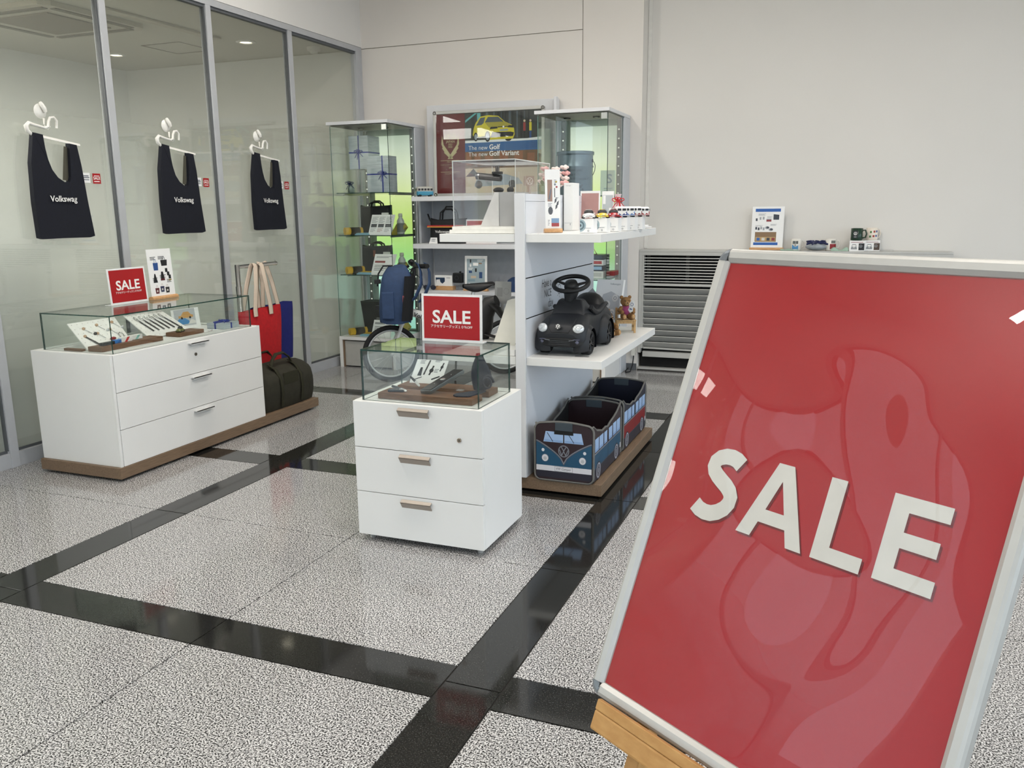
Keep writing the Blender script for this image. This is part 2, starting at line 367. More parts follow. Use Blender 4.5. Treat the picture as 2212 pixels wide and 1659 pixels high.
# office room behind the glass
OFW = mat('office_wall_paint', '#dcdbd3', .75, var=.02, scale=1.5, world=True)
tag(build('wall_rear', B(-7.3, -4.42, 7.2, 7.3, 0, 2.88), OFW), kind='structure')
tag(build('wall_side', B(-7.3, -7.15, .0, 7.2, 0, 2.88), OFW), kind='structure')
tag(build('wall_near', B(-7.15, -4.42, -.1, 0, 0, 2.88), OFW), kind='structure')
oc = tag(build('ceiling_rear', B(-7.3, -4.42, 0, 7.3, 2.88, 2.94), mat('office_ceiling_paint', '#c4c0b2', .8, var=.02, scale=2, world=True)), kind='structure')
tag(build('floor_rear', B(-7.3, -4.42, 0, 7.3, -.1, -.004), mat('office_carpet', '#6d6f6c', .95, var=.2, scale=200, world=True)), kind='structure')
h = MB()
for a in ((-5.95, -5.52, 6.19, 6.20), (-5.95, -5.52, 6.63, 6.64), (-5.95, -5.94, 6.2, 6.63), (-5.53, -5.52, 6.2, 6.63)): h.box(*a, 2.876, 2.88)
P('ceiling_hatch', h, mat('hatch_seam', '#7a766a', .8), oc)
t = thing('ceiling_air_conditioner', 'beige four way cassette air conditioner in the office ceiling', 'air conditioner', (-5.75, 5.1, 2.88))
CB = mat('beige_plastic', '#b8b1a0', .6)
m = MB().prism([(-.48, -.42), (-.42, -.48), (.42, -.48), (.48, -.42), (.48, .42), (.42, .48), (-.42, .48), (-.48, .42)], 2.845, 2.879, T=M.Translation((-5.75, 5.1, 0)))
P('panel', m, CB, t)
P('intake_grille', B(-6.04, -5.46, 4.81, 5.39, 2.835, 2.845, b=.004), mat('taupe_grille', '#7f7565', .7), t)
for a in ((-6.14, -5.36, 4.68, 4.73), (-6.14, -5.36, 5.47, 5.52), (-6.2, -6.15, 4.74, 5.46), (-5.35, -5.3, 4.74, 5.46)):
    P('air_flap', B(*a, 2.838, 2.846), mat('dark_flap', '#6b6455', .7), t)
tag(build('ceiling_diffuser', MB().box(-5.15, -5.07, 4.95, 6.2, 2.862, 2.879, b=.004), CB), 'long narrow air slot in the office ceiling beside the cassette', 'air vent')
LAMPW = emis('downlight_glow', '#fff4dc', 5)
for x, y, lb in ((-6.49, 6.43, 'round white downlight in the office ceiling nearer the cassette'), (-5.0, 6.43, 'round white downlight in the office ceiling near the sensor')):
    t = thing('ceiling_downlight', lb, 'ceiling light', (x, y, 2.88), group='office downlights', world=False)
    P('trim_ring', MB().lathe([(.055, 0), (.085, 0), (.085, -.006), (.055, -.012), (.055, 0)], 24), mat('white_trim', '#e8e6df', .5), t)
    P('lamp', MB().lathe([(.0001, -.004), (.055, -.004)], 20), LAMPW, t)
t = thing('smoke_detector', 'small white ceiling sensor near the far corner of the office', 'smoke detector', (-4.62, 6.9, 2.88), world=False)
P('base', MB().lathe([(.0001, -.03), (.06, -.03), (.065, 0)], 20), mat('off_white_plastic', '#d6d3c8', .5), t)
P('sensor_head', MB().lathe([(.0001, -.06), (.03, -.055), (.04, -.03)], 20), mat('off_white_plastic', '#d6d3c8', .5), t)
tag(build('office_screen', MB().box(-4.85, -4.8, 2.6, 3.56, .02, 1.62, b=.006), mat('blue_grey_mesh_fabric', '#8b989c', .9, var=.25, scale=400)), 'blue grey mesh office screen behind the leftmost glass pane', 'office screen')
tag(build('office_cupboard', MB().box(-6.9, -5.3, 6.75, 7.18, .0, 1.05, b=.006).box(-6.92, -5.28, 6.73, 7.19, 1.055, 1.08), mat('pale_cupboard', '#d8d6cc', .5)), 'low pale cupboard at the far wall of the office', 'cupboard')
# ---------------------------------------------------------------- glass cases
def pane(x0, x1, y0, y1, z0, z1, ax, edge=None):      # a pane: big faces clear (0), thin edges green (1)
    m = MB(); m.box(x0, x1, y0, y1, z0, z1)
    fa = {'x': (4, 5), 'y': (2, 3), 'z': (0, 1)}[ax]
    m.m = [0 if i in fa else 1 for i in range(6)]
    return m
def glass_case(name, label, x0, x1, y0, y1, z0, z1, gm=(None,), edge=None, cat='display case', t=.006):
    e = edge or GEDGE
    r = thing(name, label, cat, ((x0+x1)/2, (y0+y1)/2, z0))
    P('top_pane', pane(x0, x1, y0, y1, z1-t, z1, 'z'), [GLASS, e], r)
    P('side_pane', pane(x0, x1, y0, y0+t, z0, z1-t-.0005, 'y'), [GLASS, e], r)
    P('side_pane', pane(x0, x1, y1-t, y1, z0, z1-t-.0005, 'y'), [GLASS, e], r)
    P('side_pane', pane(x0, x0+t, y0+t+.0005, y1-t-.0005, z0, z1-t-.0005, 'x'), [GLASS, e], r)
    P('side_pane', pane(x1-t, x1, y0+t+.0005, y1-t-.0005, z0, z1-t-.0005, 'x'), [GLASS, e], r)
    return r
LOCKM = mat('dark_lock_metal', '#6b655c', .3, .9)
HANDB = mat('brushed_bronze_steel', '#a89d92', .4, .4, var=.06, scale=10, stretch=(2, 40, 40))
# long chest on the oak platform
t = thing('display_platform', 'long low oak platform under the chest and the olive bag, with chrome hanging rail', 'platform', (-3.84, 4.17, 0))
P('base', B(-4.125, -3.54, 3.25, 5.10, .016, .077, b=.002), OAK, t)
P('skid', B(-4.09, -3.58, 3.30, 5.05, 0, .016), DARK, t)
pole = MB().cyl((-3.85, 4.69, .077), (-3.85, 4.69, .92), .021, n=18).cyl((-3.85, 4.69, .92), (-3.85, 4.69, 1.068), .0165, n=18)
P('pole', pole, CHROME, t)
P('rail', MB().cyl((-3.85, 4.70, 1.052), (-3.85, 5.12, 1.052), .0135, n=16).cyl((-3.85, 5.11, 1.052), (-3.85, 5.11, 1.075), .003), CHROME, t)
t = thing('drawer_chest', 'wide white three drawer chest on oak platform beside the glass wall', 'chest', (-3.84, 3.88, .077))
P('body', MB().box(-4.12, -3.566, 3.268, 4.497, .0775, .689, b=.0015).box(-3.566, -3.549, 3.268, 3.284, .0775, .689).box(-3.566, -3.549, 4.489, 4.497, .0775, .689), WHITE, t)
for z0, z1 in ((.0785, .2785), (.2815, .482), (.485, .686)):
    d = P('drawer', B(-3.5655, -3.545, 3.287, 4.487, z0, z1, b=.001), WHITE, t)
    SUB('handle', MB().box(-3.5455, -3.517, 3.835, 3.983, z1-.021, z1-.016).box(-3.520, -3.517, 3.835, 3.983, z1-.025, z1-.016), mat('pale_aluminium_pull', '#cfd0cf', .4, .1), d, t)
    if z1 > .6: SUB('lock', MB().cyl((-3.546, 3.891, .597), (-3.541, 3.891, .597), .0095, n=18), LOCKM, d, t)
glass_case('glass_display_case', 'long low glass box full of keyrings on the wide white chest', -4.062, -3.566, 3.305, 4.437, .6895, .893)
# cabinet in the middle
t = thing('drawer_cabinet', 'square white three drawer cabinet standing alone in the middle of the floor', 'cabinet', (-1.61, 3.22, 0))
P('body', B(-1.911, -1.311, 3.019, 3.445, .03, .629, b=.0015), WHITE, t)
for z0, z1 in ((.0305, .2265), (.2295, .4255), (.4285, .628)):
    d = P('drawer', B(-1.910, -1.312, 3.0, 3.0185, z0, z1, b=.001), WHITE, t)
    hz = z1-.037
    T = frame((-1.619, 2.9985, hz), (1, 0, 0), (0, -.55, .83))
    SUB('handle', MB().box(-.071, .071, -.021, .021, .004, .0065, T=T).box(-.071, .071, .017, .021, -.012, .0065, T=T), HANDB, d, t)
    if z1 > .6: SUB('lock', MB().cyl((-1.413, 3.0005, .498), (-1.413, 2.9955, .498), .0095, n=18), LOCKM, d, t)
for x in (-1.87, -1.35):
    for y in (3.05, 3.4): P('foot', MB().cyl((x, y, 0), (x, y, .03), .012, n=12), ALU, t)
glass_case('glass_display_case', 'small low glass box with pens and a black stand on the square white cabinet', -1.875, -1.334, 3.022, 3.372, .6295, .848)

# ---------------------------------------------------------------- gondola in the middle of the room
PANELM = mat('cool_white_board', '#dcdfe4', .4, var=.012, scale=4)
t = thing('gondola_shelf', 'white double sided shelf stand with centre board on an oak base', 'shelf stand', (-1.465, 4.45, 0))
P('base', B(-1.885, -1.046, 3.857, 5.05, .014, .074, b=.002), OAK, t)
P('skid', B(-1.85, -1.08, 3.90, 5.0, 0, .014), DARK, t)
P('center_board', B(-1.488, -1.444, 3.857, 5.06, .0745, 1.492, b=.0015), PANELM, t)
P('end_post', B(-1.491, -1.4385, 3.845, 3.8565, .0745, 1.494, b=.0015), WHITE2, t)
for z0, z1 in ((.0745, .886), (.892, 1.085), (1.091, 1.455), (1.457, 1.492)):
    P('slat_board', B(-1.4435, -1.4375, 3.858, 5.058, z0, z1), PANELM, t)
    P('slat_board', B(-1.4955, -1.4885, 3.858, 5.058, z0, z1), PANELM, t)
for z0 in (.886, 1.085): P('groove', B(-1.4439, -1.4405, 3.858, 5.04, z0, z0+.006), DARK, t)
for z0, z1 in ((1.262, 1.302), (.657, .697)):
    P('shelf_board', B(-1.437, -1.052 if z0 < 1 else -1.062, 3.857, 5.09, z0, z1, b=.0015), WHITE, t)
    P('shelf_board', B(-1.9, -1.496, 3.857, 5.09, z0, z1, b=.0015), WHITE, t)
hw = frame((-1.4372, 3.95, .80), (0, 1, 0), (0, 0, 1)); m = MB()
for st, x, y, s in (('Have a', .215, .222, .062), ('NICE', .235, .168, .058), ('day', .28, .112, .066)):
    m.text(st, s, hw, 0, x, y, .0004, al='C', off=-.006, shear=.08, sx=.9)
P('handwriting', m, ink('#33363c'), t, 'handwritten Have a NICE day'); m = MB()
m.ring(.425, .19, .028, .004, 0, hw, .0004); m.line([(.41, .187), (.417, .178), (.43, .177), (.44, .186)], .003, 0, hw, .0006)
for a in (0, .8, 1.6, 2.4, 3.2, 4, 4.8, 5.6): m.line([(.425+.035*math.cos(a), .19+.035*math.sin(a)), (.425+.045*math.cos(a), .19+.045*math.sin(a))], .003, 0, hw, .0004)
tag(P('drawn_face', m, ink('#33363c'), t, 'hand drawn smiling sun face'), kind='stuff')

# ---------------------------------------------------------------- glass towers and wall shelf unit
def glowmat(name):
    m = bpy.data.materials.new(name); m.use_nodes = True; nt = m.node_tree; N = nt.nodes; L = nt.links; N.clear()
    g = N.new('ShaderNodeNewGeometry'); sp = N.new('ShaderNodeSeparateXYZ'); L.new(g.outputs['Position'], sp.inputs[0])
    mr = N.new('ShaderNodeMapRange'); mr.inputs['From Min'].default_value = .3; mr.inputs['From Max'].default_value = 2.15; L.new(sp.outputs['Z'], mr.inputs['Value'])
    r = N.new('ShaderNodeValToRGB'); e = r.color_ramp.elements
    e[0].position = 0; e[0].color = (*lin('#9fdcc8'), 1); e[1].position = 1; e[1].color = (*lin('#a9b8a4'), 1)
    for p, c in ((.27, '#c4f2df'), (.37, '#a9e58a'), (.56, '#cdea80'), (.68, '#e3f2a8'), (.82, '#e6f0cf'), (.92, '#cfdcc6')):
        k = e.new(p); k.color = (*lin(c), 1)
    L.new(mr.outputs[0], r.inputs[0])
    em = N.new('ShaderNodeEmission'); em.inputs[1].default_value = .95; L.new(r.outputs[0], em.inputs[0])
    o = N.new('ShaderNodeOutputMaterial'); L.new(em.outputs[0], o.inputs[0]); return m
GLOW = glowmat('backlit_green_panel')
STRIPM = mat('grey_steel_strip', '#7c7f7a', .4, .6)
RAILM = mat('light_grey_rail', '#c9ccd0', .45, var=.02)
def tower(label, dx, shelves):
    r = thing('glass_cabinet', label, 'glass cabinet', (-4.0+dx, 6.93, 0))
    a, b = -4.30+dx, -3.712+dx
    P('base_frame', MB().box(a, b, 6.58, 7.06, .255, .285, b=.002).box(a, a+.03, 6.58, 7.06, 0, .255).box(b-.03, b, 6.58, 7.06, 0, .255), WHITE, r)
    P('base_drawer', B(a+.045, b-.045, 6.60, 7.05, .012, .243, b=.003), mat('grey_laminate', '#b3b2ac', .5), r)
    P('base_trim', B(a+.0305, a+.0445, 6.59, 7.05, 0.001, .254), OAK, r); P('base_trim', B(b-.0445, b-.0305, 6.59, 7.05, 0.001, .254), OAK, r)
    P('top_slab', B(a-.015, b+.012, 6.565, 7.262, 2.156, 2.183, b=.002), WHITE2, r)
    P('top_underside', B(a+.01, b-.01, 6.6, 7.06, 2.148, 2.1555), mat('grey_beige_board', '#8f8a80', .6), r)
    for x in (a+.17, b-.17): P('top_lamp', MB().cyl((x, 6.85, 2.140), (x, 6.85, 2.1475), .03, n=16), CHROME, r)
    P('back_board', B(a+.02, b-.02, 7.18, 7.262, .285, 2.155), mat('pale_green_board', '#b9c3b6', .6), r)
    P('light_panel', B(a+.10, b-.075, 7.165, 7.1795, .30, 2.10), GLOW, r)
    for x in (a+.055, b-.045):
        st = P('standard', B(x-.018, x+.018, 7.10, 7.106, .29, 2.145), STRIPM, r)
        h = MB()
        for k in range(24): h.cyl((x, 7.0995, .36+k*.074), (x, 7.0965, .36+k*.074), .0062, n=10)  # emissive discs imitate the panel light seen through the slots
        tag(SUB('slot_light_disc', h, emis('slot_glow', '#f4f8e6', .9) if 'slot_glow' not in MATS else MATS['slot_glow'], st, r), kind='stuff')
    for x in (a-.002, b-.018): P('back_rail', B(x, x+.03, 7.063, 7.262, .0, 2.1555, b=.006), RAILM, r)
    P('front_pane', pane(a+.012, b-.001, 6.585, 6.591, .287, 2.147, 'y'), [GLASS, GEDGE], r)
    P('side_pane', pane(a+.004, a+.010, 6.592, 7.062, .287, 2.147, 'x'), [GLASS, GEDGEL], r)
    P('side_pane', pane(b-.007, b-.001, 6.592, 7.062, .287, 2.147, 'x'), [GLASS, GEDGE], r)
    P('corner_hinge', B(b-.055, b-.008, 6.578, 6.598, 2.10, 2.146, b=.001), mat('pale_chrome', '#c9cbc6', .25, .6), r)
    for z in shelves:
        P('glass_shelf', pane(a+.03, b-.02, 6.61, 7.09, z-.008, z, 'z'), [GLASS, GEDGE], r)
        for q in (a+.06, b-.065): P('shelf_bracket', B(q, q+.01, 6.68, 7.1, z-.022, z-.0085), STRIPM, r)
    return r
tower('tall backlit glass cabinet of gift boxes and bags next to the glass partition', 0, (1.578, 1.205, .852))
tower('tall backlit glass cabinet holding the grey oil pail behind the shelf stand', 1.946, (1.52, .852))
t = thing('wall_shelf_unit', 'white shelf unit between the two glass cabinets at the back wall', 'shelf unit', (-3.0, 7.0, 0))
P('back_board', B(-3.645, -2.385, 7.205, 7.262, .0, 2.352, b=.002), WHITE2, t)
P('back_edge', B(-2.40, -2.376, 7.15, 7.204, .0, 2.36, b=.002), WHITE2, t)
P('side_panel', B(-3.645, -3.622, 6.98, 7.204, 0, 1.497), mat('cool_grey_board', '#b9bcc2', .5), t)
P('back_panel', MB().box(-3.6, -2.4, 7.19, 7.204, .72, 1.08).box(-3.6, -2.4, 7.19, 7.204, 1.126, 1.497), mat('cool_grey_board', '#b9bcc2', .5), t)
for z0, z1 in ((1.498, 1.537), (1.082, 1.123), (.678, .708)):
    P('shelf_board', B(-3.618, -2.405, 6.80, 7.189, z0, z1, b=.0015), WHITE2, t)
P('base', B(-3.61, -2.41, 7.0, 7.189, .0, .12), WHITE2, t)

# ---------------------------------------------------------------- louvred heater cabinet under the right wall
LOUV = mat('grey_louvre_metal', '#bdbcb7', .4, .15, var=.03, scale=8)
t = thing('louvred_cabinet', 'grey metal louvred heater cabinet under the mugs along the back wall', 'heater cabinet', (-.44, 7.36, 0))
P('top_board', B(-1.657, .78, 7.27, 7.459, 1.046, 1.064, b=.002), LOUV, t)
P('carcass', B(-1.64, .77, 7.335, 7.455, .03, 1.0455), DARK, t)
P('frame', MB().box(-1.657, -1.63, 7.27, 7.33, .16, 1.0455).box(.75, .78, 7.27, 7.33, .0, 1.0455).box(-1.63, .75, 7.27, 7.33, 1.018, 1.0455).box(-1.63, .75, 7.272, 7.33, .755, .775).box(-1.6295, -1.615, 7.276, 7.33, .2, 1.018), LOUV, t)
for k in range(9): P('slat', B(-1.6145, .7495, 7.28, 7.318, .789+k*.0252, .7945+k*.0252), mat('light_louvre_edge', '#deddd8', .4, .1), t)
for k in range(10):
    z = .233+k*.0527; T = M.Translation((0, 7.30, z)) @ M.Rotation(-.85, 4, 'X')
    P('louvre', B(-1.6145, .7495, -.033, .033, -.002, .002, T=T).box(-1.6145, .7495, -.035, -.031, -.006, .002, T=T), LOUV, t)
T = M.Translation((-1.61, 7.285, .205)) @ M.Rotation(.012, 4, 'Y')
P('loose_strip', B(0, 2.3, 0, .01, -.008, .006, T=T), LOUV, t)
P('lower_rail', B(-1.6145, .7495, 7.285, 7.33, .125, .172), LOUV, t)
P('floor_rail', B(-1.655, .78, 7.275, 7.334, .012, .028), LOUV, t)
for x in (-1.6, -1.26, -.9): P('support', B(x, x+.03, 7.321, 7.331, .777, 1.016), mat('dark_support', '#3c3a36', .6), t)
tag(build('power_box', MB().box(-1.70, -1.664, 7.205, 7.257, .14, .26, b=.003).box(-1.6635, -1.66, 7.215, 7.25, .16, .17).box(-1.6635, -1.66, 7.215, 7.25, .19, .20).box(-1.6635, -1.66, 7.215, 7.25, .225, .235), mat('ivory_plastic', '#cfcdc4', .5)), 'small ivory power outlet box beside the louvred cabinet', 'outlet box')
tag(build('power_cable', MB().tube([(-1.68, 7.23, .139), (-1.68, 7.19, .06), (-1.69, 7.15, .008), (-1.72, 7.10, .007), (-1.735, 7.16, .007), (-1.73, 7.235, .02)], .005), RUBBER), 'dark power cable hanging from the ivory outlet box to the floor', 'cable')
tag(build('trim_1', B(-1.655, 5.0, 7.262, 7.274, 0, .01), mat('dark_skirting', '#2b2825', .6)), kind='structure')

# ---------------------------------------------------------------- big red sale board on the easel
BL = V((-.394, 1.400, .522)); RT = V((.847, -.532, 0)).normalized(); UP = V((.200, .319, .926)).normalized()
BT = frame(BL, RT, UP); W_, H_ = .645, .8825
t = thing('sale_board', 'large red SALE board in a silver snap frame standing on the wooden easel', 'sign board', BL)
P('backing', MB().box(.012, W_-.012, .012, H_-.012, -.014, .0, T=BT), mat('grey_backing', '#8a8a86', .6), t)
P('poster', MB().rect(.02, .02, W_-.02, H_-.02, 0, BT, .0008), REDP, t)
def rail(x0, x1, y0, y1, hor):
    m = MB(); w = .0275
    prof = [(0, -.012), (0, .004), (.003, .0085), (.008, .0105), (.019, .0095), (.0265, .0035), (.0275, .001)]
    if hor == 'b': pts = [[(x0, y0+p, h), (x1, y0+p, h)] for p, h in prof]
    if hor == 't': pts = [[(x1, y1-p, h), (x0, y1-p, h)] for p, h in prof]
    if hor == 'l': pts = [[(x0+p, y1, h), (x0+p, y0, h)] for p, h in prof]
    if hor == 'r': pts = [[(x1-p, y0, h), (x1-p, y1, h)] for p, h in prof]
    vs = [q for a in pts for q in a]
    m.add(vs, [(2*i, 2*i+1, 2*i+3, 2*i+2) for i in range(len(prof)-1)], 0, False, BT); return m
c_ = .0245
for hz, a in (('b', (c_, W_-c_, 0, H_)), ('t', (c_, W_-c_, 0, H_)), ('l', (0, W_, c_, H_-c_)), ('r', (0, W_, c_, H_-c_))):
    P('frame_rail', rail(a[0], a[1], a[2], a[3], hz), ALUS, t)
CAPM = mat('grey_corner_cap', '#8d9399', .25, .6)
for cx, cy, a0 in ((c_, c_, PI), (W_-c_, c_, 1.5*PI), (W_-c_, H_-c_, 0), (c_, H_-c_, PI/2)):
    m = MB(); n = 6
    for (r0, h0), (r1, h1) in zip([(c_, -.012), (c_, .005), (c_-.004, .0095), (c_-.010, .0118)], [(c_, .005), (c_-.004, .0095), (c_-.010, .0118), (.0005, .0118)]):
        vs = [(cx+r*math.cos(a0+PI/2*i/n), cy+r*math.sin(a0+PI/2*i/n), h) for r, h in ((r0, h0), (r1, h1)) for i in range(n+1)]
        m.add(vs, [(i, i+1, n+2+i, n+1+i) for i in range(n)], 0, True, BT)
    P('corner_cap', m, CAPM, t)
def sale_poly():
    S = []                                      # S as a stroked path
    cx, cyt, cyb = .1475, .4795, .4155
    path = []
    for i in range(13): a = R_(38+i*(232/12)); path.append((cx+.033*math.cos(a), cyt+.0205*math.sin(a)*1.0))
    for i in range(13): a = R_(78-i*(222/12)); path.append((cx+.001+.0355*math.cos(a), cyb+.0215*math.sin(a)))
    return path
R_ = math.radians
def stroke(pts, w):
    L_, Rr = [], []
    for i, p in enumerate(pts):
        a = V(pts[max(0, i-1)]); b = V(pts[min(len(pts)-1, i+1)]); d = (b-a).normalized(); q = V((-d.y, d.x))*w/2
        L_.append(tuple(V(p)+q)); Rr.append(tuple(V(p)-q))
    return [[L_[i], L_[i+1], Rr[i+1], Rr[i]] for i in range(len(pts)-1)]
spts = [(.183, .4905), (.172, .4970), (.160, .4995), (.147, .4985), (.135, .4935), (.1275, .4855), (.1265, .4765), (.1305, .4690), (.1395, .4620), (.151, .4555), (.1635, .4490), (.1735, .4415), (.179, .4325), (.1785, .4215), (.172, .4105), (.161, .4015), (.1475, .3955), (.134, .3945), (.121, .3970), (.109, .4035)]
spts = [(x-.0005, .445+(y-.4465)*1.02) for x, y in spts]
A_ = [[(.207, .38), (.236, .38), (.2448, .407), (.2523, .430), (.2695, .483), (.2695, .512), (.254, .512)], [(.307, .38), (.336, .38), (.284, .512), (.2695, .512), (.2695, .483), (.2888, .430), (.2972, .407)], [(.2448, .407), (.2972, .407), (.2888, .430), (.2523, .430)]]
L_ = [[(.3525, .3805), (.3805, .3805), (.3805, .5125), (.3525, .5125)], [(.3805, .3805), (.4365, .3805), (.4365, .4045), (.3805, .4045)]]
E_ = [[(.4570, .3830), (.4850, .3830), (.4850, .5150), (.4570, .5150)], [(.485, .383), (.5465, .383), (.5465, .407), (.485, .407)], [(.485, .4380), (.5395, .4380), (.5395, .4615), (.485, .4615)], [(.485, .491), (.5450, .491), (.5450, .515), (.485, .515)]]
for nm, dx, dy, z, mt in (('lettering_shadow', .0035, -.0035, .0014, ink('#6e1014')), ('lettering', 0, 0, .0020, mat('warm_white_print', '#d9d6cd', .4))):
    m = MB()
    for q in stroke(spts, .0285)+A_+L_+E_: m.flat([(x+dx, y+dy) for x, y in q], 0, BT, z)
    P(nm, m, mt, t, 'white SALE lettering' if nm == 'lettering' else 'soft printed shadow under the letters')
def covermat():
    m = glassmat('wavy_clear_cover', (1, 1, 1), .032); N = m.node_tree.nodes; L = m.node_tree.links
    tc = N.new('ShaderNodeTexCoord'); n = N.new('ShaderNodeTexNoise'); n.inputs['Scale'].default_value = 3.4; n.inputs['Detail'].default_value = 0
    bp = N.new('ShaderNodeBump'); bp.inputs['Strength'].default_value = .9; bp.inputs['Distance'].default_value = .05
    L.new(tc.outputs['Object'], n.inputs['Vector']); L.new(n.outputs[0], bp.inputs['Height'])
    for k in N:
        if k.type in ('BSDF_GLOSSY', 'LAYER_WEIGHT'): L.new(bp.outputs[0], k.inputs['Normal'])
    return m
P('cover_sheet', MB().rect(.021, .021, W_-.021, H_-.021, 0, BT, .0030), covermat(), t)
t = thing('easel', 'light beech wooden easel carrying the red SALE board', 'easel', BL)
T = BT; EAS = mat('easel_beech', '#b5854a', .5, scale=3, stretch=(9, 14, 24), col2='#c6985c', bump=.02)
P('ledge', MB().box(.05, .62, -.050, -.0135, -.03, .034, b=.004, T=T).box(.05, .62, -.0135, .006, .0235, .034, b=.002, T=T), EAS, t)
P('leg', MB().box(.098, .128, -.565, .62, -.062, -.032, b=.003, T=T), EAS, t)
P('leg', MB().box(.520, .550, -.565, .62, -.062, -.032, b=.003, T=T), EAS, t)
P('crossbar', MB().box(.128, .52, -.33, -.295, -.058, -.036, b=.003, T=T), EAS, t)
P('crossbar', MB().box(.128, .52, .50, .535, -.058, -.036, b=.003, T=T), EAS, t)
ht = BT @ V((.324, .52, -.07)); P('rear_leg', MB().tube([ht, V((ht.x+.32, ht.y+.5, .01))], .016, 6), EAS, t)
# ---------------------------------------------------------------- flat prints and stands
def vw(m, x, y, r, mi, T, z=.0004, w=None):
    w = w or r*.16
    m.ring(x, y, r, w, mi, T, z)
    k = r*.86
    m.line([(x-.48*k, y+.80*k), (x-.02*k, y+.08*k), (x+.02*k, y+.08*k), (x+.48*k, y+.80*k)], w, mi, T, z)
    m.line([(x-.90*k, y+.28*k), (x-.42*k, y-.82*k), (x, y-.02*k), (x+.42*k, y-.82*k), (x+.90*k, y+.28*k)], w, mi, T, z)
    return m
W_INK = ink('#f3f2ee'); K_INK = ink('#1d1e21')
def sale_sign(label, T, w=.297, h=.21, group='small red sale signs'):   # T: lower left corner, x right, y up, z towards viewer
    t = thing('sale_sign', label, 'sign', T.translation, group=group)
    P('acrylic_holder', MB().box(0, w, 0, h, -.004, 0, T=T).box(0, w, -.0, .004, -.05, -.004, T=T), mat('white_edged_acrylic', '#eeeeec', .25), t)
    P('red_sheet', MB().rect(.011, .012, w-.011, h-.010, 0, T, .0005), REDP, t)
    m = MB().text('SALE', .080*w/.297, T, 0, w*.5, h*.40, .001, off=.022, sx=1.12).text('アクセサリーグッズ１０％OFF', .0150*w/.297, T, 0, w*.5, h*.30, .001, off=.008)
    P('lettering', m, W_INK, t, 'white SALE lettering with a small line of print below')
    return t
def leaflet_stand(name, label, T, w, h, draw, mats, cat='leaflet stand', base=BEECHX, frame_w=0., bw=None):
    t = thing(name, label, cat, T.translation)
    P('card', MB().box(0, w, .0, h, -.003, 0, T=T), PAPER if not frame_w else mat('white_frame', '#ededea', .4), t)
    if base:
        b = bw or .02
        poly = [(-b, 0), (b, 0), (b, .010), (b*.45, .020), (-b*.45, .020), (-b, .010)]
        Tb = T @ frame((-.008, -.012, -.0015), (0, 0, 1), (0, 1, 0))
        P('wood_base', MB().prism(poly, -(w+.016), 0, 0, Tb), base, t)
    m = MB(); draw(m, T); P('print', m, mats, t); return t
def lines(m, T, x, y, w, h, mi, n=3, z=.0005):
    for i in range(n):
        yy = y-h*i/n; m.rect(x, yy-h/n*.45, x+w*(1, .8, .92, .6)[i % 4], yy, mi, T, z)
def mini_bag(m, T, x, y, w, h, mi, hm, z=.0005):
    m.flat([(x+w*.08, y), (x+w*.92, y), (x+w, y+h*.7), (x, y+h*.7)], mi, T, z)
    m.line([(x+w*.3, y+h*.7), (x+w*.38, y+h), (x+w*.62, y+h), (x+w*.7, y+h*.7)], w*.06, hm, T, z)

